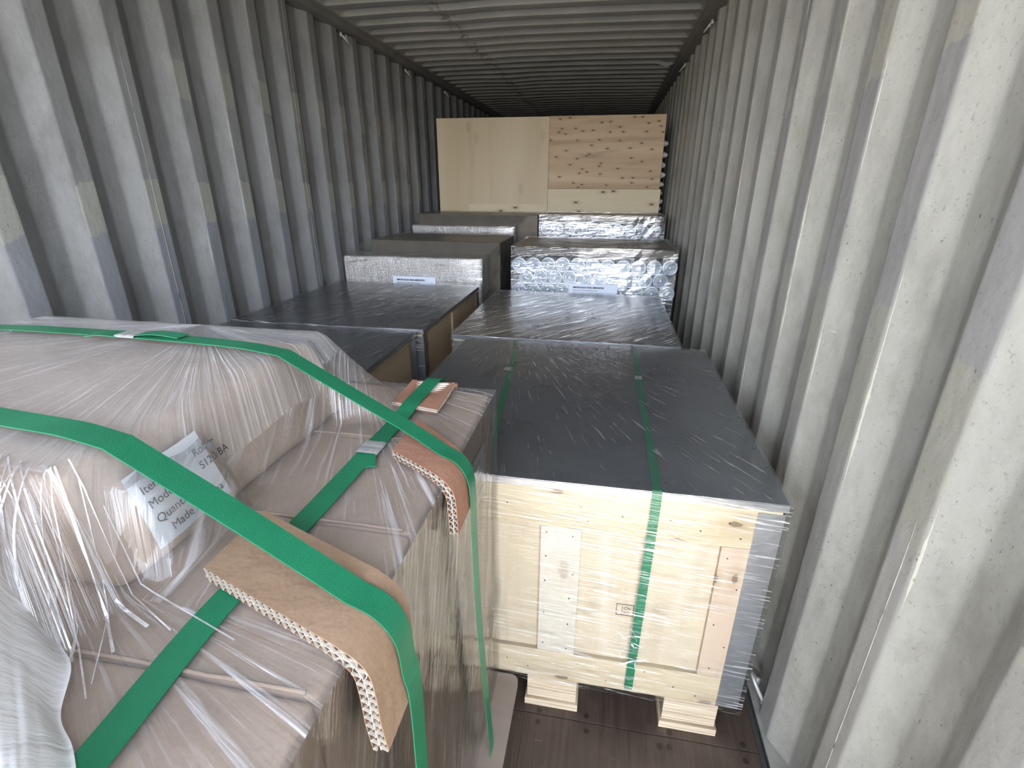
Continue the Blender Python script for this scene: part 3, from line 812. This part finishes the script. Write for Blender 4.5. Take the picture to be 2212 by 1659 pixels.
# wrapped roller ends behind the right edge of the sheets
M['foil'] = simple('silver_wrap', (.75, .75, .77), .3, .2, .25, 60, .004)
first = None
zz = [1.765, 1.672, 1.585, 1.505, 1.425, 1.350, 1.280, 1.215]
nm = ['topmost', 'second from the top', 'third from the top', 'fourth from the top', 'fifth from the top', 'sixth from the top', 'seventh from the top', 'lowest']
for i, z in enumerate(zz):
    if first is None:
        bm = bmesh.new(); bmesh.ops.create_uvsphere(bm, u_segments=20, v_segments=14, radius=1)
        for q in bm.verts:
            q.co += q.co * .07 * noise.noise(q.co * 2.5)
            q.co = Vector((math.copysign(abs(q.co.x) ** .6, q.co.x) * .2 + .0, q.co.y * .042, q.co.z * .038))
        b_ = MB(); b_.bm(bm); first = b_.build('wrapped_roll', M['foil'], base=(0, 0, 0), smooth=True); o = first
    else:
        o = first.copy(); col.objects.link(o)
    o.location = (2.085 + .006 * math.sin(i * 2.3) - .004 * (i > 3), 5.10, z); o.rotation_euler = (i * .7, 0, .02 * math.sin(i))
    tag(o, 'silver wrapped roll behind the right edge of the plywood sheets, %s' % nm[i], 'roll', 'silver rolls behind the plywood sheets')
mb = MB(); mb.bm(lumpy(1.90, 2.27, 5.065, 5.20, 0, 1.172, .003, 6, .006))
tag(mb.build('wrapped_block', M['foil']), 'silver wrapped block under the rolls behind the plywood sheets', 'block')
# ------------------------------------------------------------------ foreground carton pallet
PX0, PX1, PY0, PY1, PZ = .50, 1.565, .03, .998, 1.0
tPal = thing('wooden_pallet', (1.05, .4, 0), 'low plywood pallet with a rounded deck corner under the strapped brown cartons', 'pallet')
def deck():
    pts = []
    x0, x1, y0, y1, rr = .46, 1.637, -.03, 1.006, .022
    for cx, cy, a0 in ((x1 - rr, y0 + rr, -PI / 2), (x1 - rr, y1 - rr, 0), (x0 + rr, y1 - rr, PI / 2), (x0 + rr, y0 + rr, PI)):
        for i in range(7): 
            a = a0 + PI / 2 * i / 6; pts.append((cx + rr * math.cos(a), cy + rr * math.sin(a)))
    n = len(pts)
    v = [(x, y, .106) for x, y in pts] + [(x, y, .122) for x, y in pts]
    f = [list(range(n))[::-1], [n + i for i in range(n)]] + [[i, (i + 1) % n, n + (i + 1) % n, n + i] for i in range(n)]
    return v, f
M['deck'] = ply('dull_deck_plywood', (.25, .20, .165), (.33, .27, .225), .6, 0, 'x', .55, .5)
v, f = deck(); mesh_obj('deck', v, f, M['deck'], tPal)
for cx in (.56, 1.05, 1.50):
    mb = MB(); mb.box(cx - .045, cx + .045, -.02, .97, 0, .105, 0, .002); mb.build('runner', M['lvl'], tPal)

LAY = ['bottom', 'middle', 'top']
ys_ = [.036, .275, .508, .748, .996]
cols_ = [(.505, 1.030), (1.034, 1.5655)]
zs_ = [.123, .412, .706, 1.0]
pos = ['nearest to the viewer', 'second from the viewer', 'third from the viewer', 'farthest from the viewer']
for li in range(3):
    for ci in range(2):
        if ci == 0 and li < 2: pass
        for yi in range(4):
            x0, x1 = cols_[ci]; y0, y1 = ys_[yi], ys_[yi + 1]; z0, z1 = zs_[li], zs_[li + 1]
            lab = 'brown carton in the %s layer of the strapped pallet, %s column, %s' % (LAY[li], ('left', 'right')[ci], pos[yi])
            bm = lumpy(x0, x1, y0 + .001, y1 - .001, z0, z1 - .0015, .0022 if li == 2 else .0012, 3 if li < 2 else 5, .007)
            if li == 2:
                for q in bm.verts:
                    if q.co.z > .99:
                        fx = min(1, (x1 - q.co.x) / .1); fy = min(q.co.y - y0, y1 - q.co.y)
                        q.co.z += .002 * noise.noise(q.co * 12) - .002 * max(0, 1 - fx)
                        q.co.z += .003 * math.exp(-(fy / .012) ** 2)
            b_ = MB(); b_.bm(bm)
            o = b_.build('cardboard_carton', M['card'], base=((x0 + x1) / 2, (y0 + y1) / 2, z0), smooth=False)
            for p_ in o.data.polygons: p_.use_smooth = True
            tag(o, lab, 'carton', 'brown cartons on the strapped pallet')
            # taped closing line and fold ridge, top layer only
            if li == 2 and ci == 1:
                mb = MB(); yc = y0 + .002
                pts = [(x0 + .02 + (x1 - x0 - .03) * i / 30, yc + .0015 * noise.noise(Vector((i * .4, yi, 0))), 1.0035 + .0012 * noise.noise(Vector((i * .3, yi, 5)))) for i in range(31)]
                mb.tube(pts, .0022, 6); mb.build('fold_ridge', M['card'], o, smooth=True)
# upper carton, crushed and leaning
UX0, UX1, UY0, UY1, UZ = .60, 1.296, .345, .872, 1.146
bm = lumpy(UX0, UX1, UY0, UY1, 1.002, UZ, 0, 9, .020)
for q in bm.verts:
    h = (q.co.z - 1.0) / .15
    if q.co.x > 1.1: q.co.x -= .042 * h * (q.co.x - 1.1) / .2
    if q.co.y > .75: q.co.y -= .035 * h * (q.co.y - .75) / .12
    k = q.co.copy()
    q.co += Vector((noise.noise(k * 6), noise.noise(k * 6 + Vector((7, 0, 0))), noise.noise(k * 5 + Vector((0, 7, 0))) * .9)) * .0055 * (.3 + h)
    q.co += Vector((noise.noise(k * 25), noise.noise(k * 25 + Vector((7, 0, 0))), noise.noise(k * 22 + Vector((0, 7, 0))))) * .0022
    q.co.z = max(q.co.z, 1.0025)
from mathutils.bvhtree import BVHTree
LQ = [Vector((1.2845, .388, 1.125)), Vector((1.2815, .501, 1.130)), Vector((1.309, .506, 1.036)), Vector((1.3095, .387, 1.035))]
bm2 = bm.copy()
lf_ = [bm2.verts.new(q + Vector((.003, 0, .001))) for q in LQ]; bm2.faces.new(lf_)
UPB = BVHTree.FromBMesh(bm2); bm2.free()
b_ = MB(); b_.bm(bm)
up = b_.build('cardboard_carton', M['cardup'], base=((UX0 + UX1) / 2, (UY0 + UY1) / 2, 1.0), smooth=True)
tag(up, 'crumpled brown carton with a printed grey label, lying on top of the strapped pallet', 'carton', 'brown cartons on the strapped pallet')
# its label
def lq(u, w):
    a = LQ[0].lerp(LQ[1], u); b = LQ[3].lerp(LQ[2], u); p = b.lerp(a, w); return p + Vector((.0012 * math.sin(u * 7 + w * 3), 0, 0))
v, f = grid(lq, 12, 10)
lb = mesh_obj('label', v, f, M['paper'], up, smooth=True); lb['label'] = 'grey printed paper label'
uxv = (LQ[1] - LQ[0]); uyv = (LQ[0] - LQ[3]); nn = uxv.normalized().cross(uyv.normalized()) * .0022
for s, u, w in (('Item: B         Roller', .10, .70), ('Model No:    S120/BA', .10, .50), ('Quantity: 8', .10, .29), ('Made in China', .20, .10)):
    put_text(s, .0150, lb, lq(u, w) + nn, uxv, uyv - uxv * uyv.dot(uxv) / uxv.dot(uxv))

# ------------------------------------------------------------------ corrugated corner protectors
def protector(name, prof, y_at, label, matn, th=.013, wl=.0105):
    """prof: list of (x, z) of the INNER face, from the top flap end round the bend to the lower end.
       y_at(s) -> (y_front, y_back) with s in 0..1 along the profile"""
    P_ = catmull([(x, 0, z) for x, z in prof], 10)
    # resample
    L = [0]
    for i in range(1, len(P_)): L.append(L[-1] + (P_[i] - P_[i - 1]).length)
    T = L[-1]
    def at(s):
        d = s * T
        for i in range(1, len(P_)):
            if L[i] >= d - 1e-9:
                t = (d - L[i - 1]) / max(1e-9, L[i] - L[i - 1]); p = P_[i - 1].lerp(P_[i], t)
                tg = (P_[min(i + 1, len(P_) - 1)] - P_[max(i - 2, 0)]).normalized(); return p, tg
        return P_[-1].copy(), (P_[-1] - P_[-2]).normalized()
    def pt(s, h, side):
        p, tg = at(s); n = Vector((-tg.z, 0, tg.x))
        if n.dot(Vector((1, 0, 1))) < 0: n = -n
        y = y_at(s)
        q = p + n * h; q.y = y[0] + (y[1] - y[0]) * side
        return q
    t = thing(name, pt(.5, 0, .5), label, 'edge protector', 'cardboard edge protectors under the green straps')
    N = 60
    def liner(h0, h1, nm_, m):
        v = []; f = []
        for i in range(N + 1):
            s = i / N
            for (h, sd) in ((h0, 0), (h1, 0), (h1, 1), (h0, 1)): v.append(pt(s, h, sd))
        for i in range(N):
            for k in range(4):
                a = i * 4 + k; b = i * 4 + (k + 1) % 4; f.append([a, a + 4, b + 4, b])
        f.append([0, 1, 2, 3]); e = N * 4; f.append([e + 3, e + 2, e + 1, e])
        return mesh_obj(nm_, v, f, m, t)
    lt = .0009
    liner(th - lt * 1.3, th, 'outer_liner', M[matn]); liner(th / 2 - lt / 2, th / 2 + lt / 2, 'middle_liner', M['flute']); liner(0, lt, 'inner_liner', M[matn])
    for (ha, hb, phz) in ((lt, th / 2 - lt / 2, 0), (th / 2 + lt / 2, th - lt, 1.3)):
        nw = int(T / wl); n2 = nw * 8; v = []; f = []
        for i in range(n2 + 1):
            s = i / n2; a = s * nw * 2 * PI + phz + .5 * noise.noise(Vector((s * 9, phz, 0)))
            h = (ha + hb) / 2 + (hb - ha) / 2 * .96 * math.sin(a)
            e = .004 * (0 if True else 1)
            lip = .0022 / (y_at(s)[1] - y_at(s)[0])
            for sd in (-lip * .5, lip, 1.0): v += [pt(s, h - .0003, sd), pt(s, h + .0003, sd)]
        mi = []
        for i in range(n2):
            a = i * 6
            for (p0, p1, m_) in ((0, 1, 0), (1, 3, 0), (3, 5, 1), (5, 4, 1), (4, 2, 1), (2, 0, 0)):
                f.append([a + p0, a + p1, a + p1 + 6, a + p0 + 6]); mi.append(m_)
        mesh_obj('fluting', v, f, [M['flute'], M['fluteshade']], t, midx=mi)
    return t
zb_ = 1.0095
protector('edge_protector', [(1.376, zb_ + .004), (1.46, zb_ + .001), (1.53, zb_ - .001), (1.563, zb_ - .004), (1.582, .992), (1.588, .965), (1.591, .93), (1.597, .895)],
          lambda s: ((.374 + (.311 - .374) * min(1, s / .62)) + max(0, s - .62) * (-.02), (.481 + (.412 - .481) * min(1, s / .62)) + max(0, s - .62) * -.07),
          'folded brown cardboard edge protector nearest the viewer, under the front green strap', 'prot', .018, .0105)
protector('edge_protector', [(1.474, zb_ + .003), (1.53, zb_), (1.563, zb_ - .004), (1.581, .993), (1.586, .965), (1.589, .93)],
          lambda s: (.671 - .058 * min(1, s / .6) - .03 * max(0, s - .6), .789 - .085 * min(1, s / .6) - .06 * max(0, s - .6)),
          'folded reddish cardboard edge protector under the rear green strap at the pallet edge', 'protred', .0145, .0095)
# flat protector at the back edge, folded over the back
t = thing('edge_protector', (1.44, .93, 1.008), 'flat reddish cardboard edge protector at the far edge of the strapped pallet', 'edge protector', 'cardboard edge protectors under the green straps')
def pb(u, w, h):
    a = Vector((1.386, .876, 1.007 + h)).lerp(Vector((1.490, .855, 1.007 + h)), u)
    b = Vector((1.390, .986, 1.007 + h)).lerp(Vector((1.488, .988, 1.007 + h)), u)
    p = a.lerp(b, w); p.z += .006 * (w ** 3) * math.cos(u * 6); return p
for h0, h1, m, nm_ in ((0, .001, 'protred', 'inner_liner'), (.0045, .0055, 'flute', 'middle_liner'), (.009, .0105, 'protred', 'outer_liner')):
    v0, f0 = grid(lambda u, w: pb(u, w, h0), 10, 10, True); v1, f1 = grid(lambda u, w: pb(u, w, h1), 10, 10)
    n = len(v0); rim = []
    ring_ = [i for i in range(11)] + [10 + 11 * i for i in range(1, 11)] + [120 - i for i in range(1, 11)] + [110 - 11 * i for i in range(1, 10)]
    for i in range(len(ring_)):
        a, b = ring_[i], ring_[(i + 1) % len(ring_)]; rim.append([a, b, n + b, n + a])
    mesh_obj(nm_, v0 + v1, f0 + [[n + i for i in q] for q in f1] + rim, M[m], t)
for ha, hb in ((.001, .0045), (.0055, .009)):
    v = []; f = []
    for i in range(121):
        h = (ha + hb) / 2 + (hb - ha) / 2 * math.sin(i / 120 * 13 * 2 * PI)
        v += [pb(0, i / 120, h), pb(1, i / 120, h)]
    for i in range(120): f.append([2 * i, 2 * i + 1, 2 * i + 3, 2 * i + 2])
    mesh_obj('fluting', v, f, M['flute'], t)
mb = MB(); mb.box(1.390, 1.488, 1.001, 1.012, .93, 1.012, 0, .002); mb.build('folded_flap', M['protred'], t)

# ------------------------------------------------------------------ stretch film around the carton pallet
def sstep(t): t = max(0, min(1, t)); return t * t * (3 - 2 * t)
def top_h(x, y):
    h = tent(x, y)
    for ox, oy in ((0, 0), (-.008, 0), (-.015, 0), (.012, 0), (0, .012), (0, -.014), (-.008, -.010), (-.008, .010)):
        hit = UPB.ray_cast(Vector((x + ox, y + oy, 1.5)), Vector((0, 0, -1)))
        if hit[0] is not None: h = max(h, hit[0].z + .005)
    return h
def tent(x, y):
    dx = max(UX0 - x, x - 1.262, 0); dyf = max(.34 - y, 0); dyb = max(y - .862, 0)
    # reach of the tent on each side
    kb = sstep((y - .765) / .08)
    rx = (.045 + (.15 - .045) * kb) if x > 1 else .10
    d = math.sqrt((dx / rx) ** 2 + (dyf / .16) ** 2 + (dyb / .13) ** 2)
    h = max(0, 1 - d)
    h = h ** (1.25) if kb > .5 else h * h * (3 - 2 * h) * .6 + h * .4
    return 1.0065 + .156 * h
# ------------------------------------------------------------------ green straps on the pallet
def band(pts, nrm, label, seals=(), tails=(), w=.034, lift=.003):
    # smooth positions and normals together; the strap lies on the film
    P_ = catmull(pts, 8); N_ = catmull(nrm, 8)
    for p, nv in zip(P_, N_):
        if nv.normalized().z > .45 and .5 < p.x < 1.56 and 0 < p.y < .99:
            need = max(top_h(p.x + ox, p.y + oy) for ox in (-.02, 0, .02) for oy in (-.017, 0, .017)) + lift
            p.z = max(p.z, need)
    if lift > .002:      # a tight strap runs straight between its highest points
        idx = [i for i, (p, nv) in enumerate(zip(P_, N_)) if nv.normalized().z > .3 and .6 < p.x < 1.56]
        hull = []
        for i in idx:
            while len(hull) > 1:
                a, b = P_[hull[-2]], P_[hull[-1]]
                if (b.z - a.z) * (P_[i].x - a.x) <= (P_[i].z - a.z) * (b.x - a.x): hull.pop()
                else: break
            hull.append(i)
        for a, b in zip(hull, hull[1:]):
            for i in range(a + 1, b):
                t_ = (P_[i].x - P_[a].x) / max(1e-6, P_[b].x - P_[a].x); P_[i].z = P_[a].z + (P_[b].z - P_[a].z) * t_
    t = thing('strapping_band', pts[len(pts) // 2], label, 'strap', 'green straps around the brown cartons')
    mb = MB(); ribbon(mb, P_, N_, w, .0014); mb.build('band', M['strap'], t)
    for c, td, n in seals:
        make_seal(t, Vector(c), Vector(td), Vector(n), w, .042)
    for tp_, tn in tails:
        mb = MB(); ribbon(mb, catmull(tp_, 6), catmull(tn, 6), w * .75, .0013); mb.build('loose_end', M['strap'], t)
    return t
Zu = (0, 0, 1); Xu = (1, 0, 0)
band([(.45, .47, .7), (.488, .466, 1.0), (.60, .458, 1.12), (.66, .452, 1.168), (.80, .445, 1.170), (1.0, .428, 1.170), (1.15, .413, 1.173), (1.24, .405, 1.170), (1.29, .400, 1.148), (1.40, .391, 1.090), (1.50, .381, 1.044),
      (1.552, .375, 1.0290), (1.588, .371, 1.016), (1.608, .369, .988), (1.6125, .370, .94), (1.6165, .372, .89), (1.609, .385, .70), (1.607, .40, .50), (1.606, .42, .13)],
     [(-1, 0, 0), (-1, 0, .6), (-.5, 0, 1), Zu, Zu, Zu, Zu, (.2, 0, 1), (.4, 0, 1), (.45, 0, 1), (.4, 0, 1), (.4, 0, 1), (.8, 0, .8), (1, 0, .3), Xu, Xu, Xu, Xu, Xu],
     'green strap across the crumpled carton nearest the viewer, over the big brown edge protector')
band([(.45, .75, .7), (.488, .75, 1.0), (.59, .75, 1.12), (.645, .749, 1.165), (.80, .746, 1.170), (.95, .742, 1.172), (1.113, .735, 1.168), (1.22, .723, 1.170), (1.285, .716, 1.147), (1.40, .707, 1.090), (1.50, .699, 1.043),
      (1.552, .690, 1.0252), (1.586, .683, 1.013), (1.603, .679, .985), (1.607, .678, .94), (1.606, .682, .88), (1.605, .705, .63), (1.605, .79, .13)],
     [(-1, 0, 0), (-1, 0, .6), (-.5, 0, 1), Zu, Zu, Zu, Zu, (.2, 0, 1), (.4, 0, 1), (.45, 0, 1), (.4, 0, 1), (.4, 0, 1), (.8, 0, .8), (1, 0, .3), Xu, Xu, Xu, Xu],
     'green strap across the far end of the crumpled carton, with a seal',
     [((.955, .742, 1.1735), (1, 0, 0), (0, 0, 1))],
     [([(.97, .742, 1.1745), (1.0, .742, 1.178), (1.03, .741, 1.1785), (1.065, .739, 1.176)], [Zu] * 4),
      ([(.94, .735, 1.172), (.91, .728, 1.176), (.885, .722, 1.174)], [Zu] * 3)])
band([(1.43, .018, .5), (1.43, .018, .97), (1.429, .032, 1.006), (1.427, .09, 1.0085), (1.424, .188, 1.0085), (1.412, .34, 1.0075), (1.42, .49, 1.0075), (1.423, .60, 1.0085), (1.424, .70, 1.009), (1.427, .82, 1.010),
      (1.431, .87, 1.019), (1.434, .93, 1.0215), (1.438, .985, 1.0245), (1.439, 1.008, 1.018), (1.44, 1.015, .99), (1.44, 1.006, .90), (1.44, 1.006, .45)],
     [(0, -1, 0), (0, -1, .3), (0, -.5, 1), Zu, Zu, Zu, Zu, Zu, Zu, Zu, Zu, Zu, (0, .2, 1), (0, .8, .8), (0, 1, .2), (0, 1, 0), (0, 1, 0)],
     'long green strap running under the other two straps along the brown cartons',
     [((1.4235, .698, 1.0105), (0, 1, 0), (0, 0, 1))],
     [([(1.425, .69, 1.0095), (1.433, .665, 1.0095), (1.445, .640, 1.009)], [Zu, Zu, Zu])], lift=.0012)

FP_TOP = film('film_pallet_top', 0, .05, 75, .05, .24, (.53, .70), .28, .16, 'xy', .0024, fan=(1.0-1.03, .86-.4), wth=.15, wcol=(.86, .85, .86), density=.75)
FP_RIGHT = film('film_pallet_right', 0, .055, 72, .04, .28, (.53, .68), .32, .12, 'xy', .0026, fan=(1.22-1.03, 1.05-.4), wth=.07, wcol=(.86, .85, .86), density=.9)
FP_SIDE = film('film_pallet_side', 1.25, .04, 110, .10, .30, (.50, .70), .10, .07, 'yz', .0016, wth=.02, wcol=(.7, .66, .6), dist=.15, fmax=.95)
FP_FRONT = film('film_pallet_front_fan', 0, .07, 44, .06, .45, (.54, .66), .42, .14, 'xy', .0028, fan=(1.13-1.03, 0.0), wth=.07, density=1.0)
xs = [.487 + (1.577 - .487) * i / 88 for i in range(89)]; ys2 = [.025 + (1.010 - .025) * j / 100 for j in range(101)]
v = []; f = []; mi = []
for y in ys2:
    for x in xs:
        e = min(1, min(x - xs[0], xs[-1] - x, y - ys2[0], ys2[-1] - y) / .02)
        w = (.0014 * noise.noise(Vector((x * 14, y * 14, 0))) + .0006 * noise.noise(Vector((x * 50, y * 22, 0))))
        v.append((x, y, top_h(x, y) + w * e - .004 * (1 - e)))
for j in range(100):
    for i in range(88):
        a = j * 89 + i; f.append([a, a + 1, a + 90, a + 89])
        x, y = xs[i], ys2[j]
        mi.append(2 if y < .335 else (1 if x > 1.285 else 0))
tf = thing('stretch_film_wrap', (1.03, .4, .13), 'clear crinkled stretch film wrapped around the strapped brown cartons', 'stretch film')
mesh_obj('top_film', v, f, [FP_TOP, FP_RIGHT, FP_FRONT], tf, midx=mi, smooth=True)
def side(u, w):
    y = .025 + .985 * u; z = .125 + (1.003 - .125) * w
    bulge = .004 * noise.noise(Vector((3, y * 6, z * 2))) + .002 * noise.noise(Vector((3, y * 30, z * 4)))
    pin = .006 * math.exp(-((z - .40) / .05) ** 2) * (1 if u > .9 else 0)
    return (1.577 + (bulge if w < 1 else 0) * min(1, (1 - u) * 20 + .0) + pin, y, z)
v, f = grid(side, 80, 40); mesh_obj('side_film', v, f, FP_SIDE, tf, smooth=True)
v, f = grid(lambda u, w: (.487 + 1.09 * u, 1.010, .125 + .878 * w), 30, 20); mesh_obj('back_film', v, f, FS, tf)
v, f = grid(lambda u, w: (.487, .025 + .985 * u, .125 + .878 * w), 20, 10); mesh_obj('left_film', v, f, FS, tf)
v, f = grid(lambda u, w: (.487 + 1.09 * u, .025, .125 + .878 * w), 20, 10); mesh_obj('front_film', v, f, FF, tf)
# bunched white film lying on the front left of the load
def mk_bunch():
    n = NT('bunched_white_film')
    s = n.noise(n.map((1, 1, 1), rot=(0, 0, 0)), 30, 5, .6)
    dvec = n.map((120, 4, 12), rot=(0, 0, -.95)); c = n.noise(dvec, 1.0, 4, .65, .3)
    b = n.n('ShaderNodeBsdfPrincipled'); n.set(b.inputs['Base Color'], n.mix(n.ramp(c, .3, .7), (.88, .88, .90), (.97, .97, .98)))
    n.set(b.inputs['Roughness'], .22); n.l(n.bump(c, .0016, 1.0), b.inputs['Normal'])
    tr = n.n('ShaderNodeBsdfTransparent')
    m = n.n('ShaderNodeMixShader'); n.l(n.ramp(c, .28, .42, .75, .98), m.inputs[0]); n.l(tr.outputs[0], m.inputs[1]); n.l(b.outputs[0], m.inputs[2])
    n.l(m.outputs[0], n.out.inputs[0]); return n.m
M['bunch'] = mk_bunch()
b0 = Vector((1.200, .348, 0)); b1 = Vector((1.47, .145, 0)); dr = (b1 - b0).normalized(); lf = Vector((dr.y, -dr.x, 0))
if lf.x > 0: lf = -lf
def bun(u, w):   # u along stream, w leftwards
    p = b0 + (b1 - b0) * u * 1.12 + lf * (w * .20)
    edge = sstep(w * .667 / .06)
    p += lf * .012 * noise.noise(Vector((u * 6, 0, 2))) * (1 - edge)
    start = max(0, 1 - u / 1.15) ** 1.2
    h = .006 + edge * (.022 + .010 * noise.noise(Vector((w * 14.674, u * 2, 0))) + .005 * noise.noise(Vector((w * 40.02, u * 3, 4))) + .0018 * noise.noise(Vector((w * 100.05, u * 5, 4))))
    far = 1 - .85 * sstep((w - .75) / .25)
    return Vector((p.x, p.y, 1.0075 + h * far + start * .15 * sstep(w * .667 / .12) * far))
v, f = grid(bun, 70, 150); mesh_obj('bunched_film', v, f, M['bunch'], tf, smooth=True)
# paper sheet behind the side film at the far end
v, f = grid(lambda u, w: (1.5685, .80 + .12 * u, .80 + .12 * w), 4, 4)
sl = mesh_obj('side_label', v, f, M['paper'], tf)
for i, s in enumerate(('Item: Roller', 'Model No:', 'Quantity: 8', 'Made in China')):
    put_text(s, .015, sl, (1.5695, .81, .895 - i * .024), (0, 1, 0), (0, 0, 1))
# loose crease strands of film standing up from the wrap, each a narrow fold
M['strand'] = film('film_fold', 0, .1, 40, .12, .3, (.4, .6), .3, .15, 'xy', .003, wth=.12)
mb = MB(); rnd = random.Random(3)
for k in range(20):
    a0 = Vector((1.16 + rnd.random() * .14, .345 + rnd.random() * .02, 1.15 - rnd.random() * .03))
    ang = math.radians(-75 + 65 * rnd.random()); L = .08 + .13 * rnd.random()
    pts = []; nr = []
    for i in range(9):
        s = i / 8; x = a0.x + math.cos(ang) * L * s; y = a0.y + math.sin(ang) * L * s
        if x > 1.56: break
        pts.append((x, y, max(top_h(x, y) + .0015, 1.009))); nr.append((rnd.uniform(-.5, .5), -.3, 1))
    if len(pts) > 3: ribbon(mb, pts, nr, .0010 + .003 * rnd.random() ** 3, .0004)
mb.build('film_fold', M['strand'], tf)
KN.build('film_knot', M['strand'], A)

# ------------------------------------------------------------------ light: open doors behind the viewer
w = bpy.data.worlds.new('world'); sc.world = w; w.use_nodes = True
nt = w.node_tree; nt.nodes.clear()
out = nt.nodes.new('ShaderNodeOutputWorld'); bg = nt.nodes.new('ShaderNodeBackground')
tc = nt.nodes.new('ShaderNodeTexCoord'); sx = nt.nodes.new('ShaderNodeSeparateXYZ')
cr = nt.nodes.new('ShaderNodeValToRGB'); mr = nt.nodes.new('ShaderNodeMapRange')
nt.links.new(tc.outputs['Generated'], sx.inputs[0]); nt.links.new(sx.outputs[2], mr.inputs[0])
mr.inputs[1].default_value = -1; mr.inputs[2].default_value = 1
nt.links.new(mr.outputs[0], cr.inputs[0]); nt.links.new(cr.outputs[0], bg.inputs[0])
dr_ = nt.nodes.new('ShaderNodeMapRange'); dr_.interpolation_type = 'SMOOTHSTEP'; nt.links.new(sx.outputs[1], dr_.inputs[0])
dr_.inputs[1].default_value = -.70; dr_.inputs[2].default_value = -.97; dr_.inputs[3].default_value = 3.0; dr_.inputs[4].default_value = 8.0
nt.links.new(dr_.outputs[0], bg.inputs[1]); nt.links.new(bg.outputs[0], out.inputs[0])
el = cr.color_ramp.elements
el[0].position = 0; el[0].color = (.42, .385, .34, 1)
el[1].position = 1; el[1].color = (.75, .86, 1.05, 1)
for p_, c_ in ((.42, (.60, .555, .49, 1)), (.488, (.90, .84, .75, 1)), (.505, (1.6, 1.62, 1.7, 1)), (.60, (1.3, 1.38, 1.55, 1)), (.75, (1.0, 1.1, 1.3, 1))):
    e = el.new(p_); e.color = c_
pl = bpy.data.lights.new('door_portal', 'AREA'); pl.shape = 'RECTANGLE'; pl.size = 2.5; pl.size_y = 2.6
pl.cycles.is_portal = True
po = bpy.data.objects.new('door_portal', pl); col.objects.link(po); po.location = (W / 2, Y0 - .01, 1.2); po.rotation_euler = (PI / 2, 0, 0)

sc.view_settings.view_transform = 'Standard'; sc.view_settings.look = 'None'; sc.view_settings.gamma = 1
sc.view_settings.use_curve_mapping = False; sc.view_settings.exposure = 0.47
cy = sc.cycles
cy.max_bounces = 6; cy.diffuse_bounces = 4; cy.glossy_bounces = 3; cy.transparent_max_bounces = 14
cy.use_adaptive_sampling = True; cy.adaptive_threshold = .10; cy.adaptive_min_samples = 14
cy.caustics_reflective = False; cy.caustics_refractive = False
cy.sample_clamp_indirect = 6
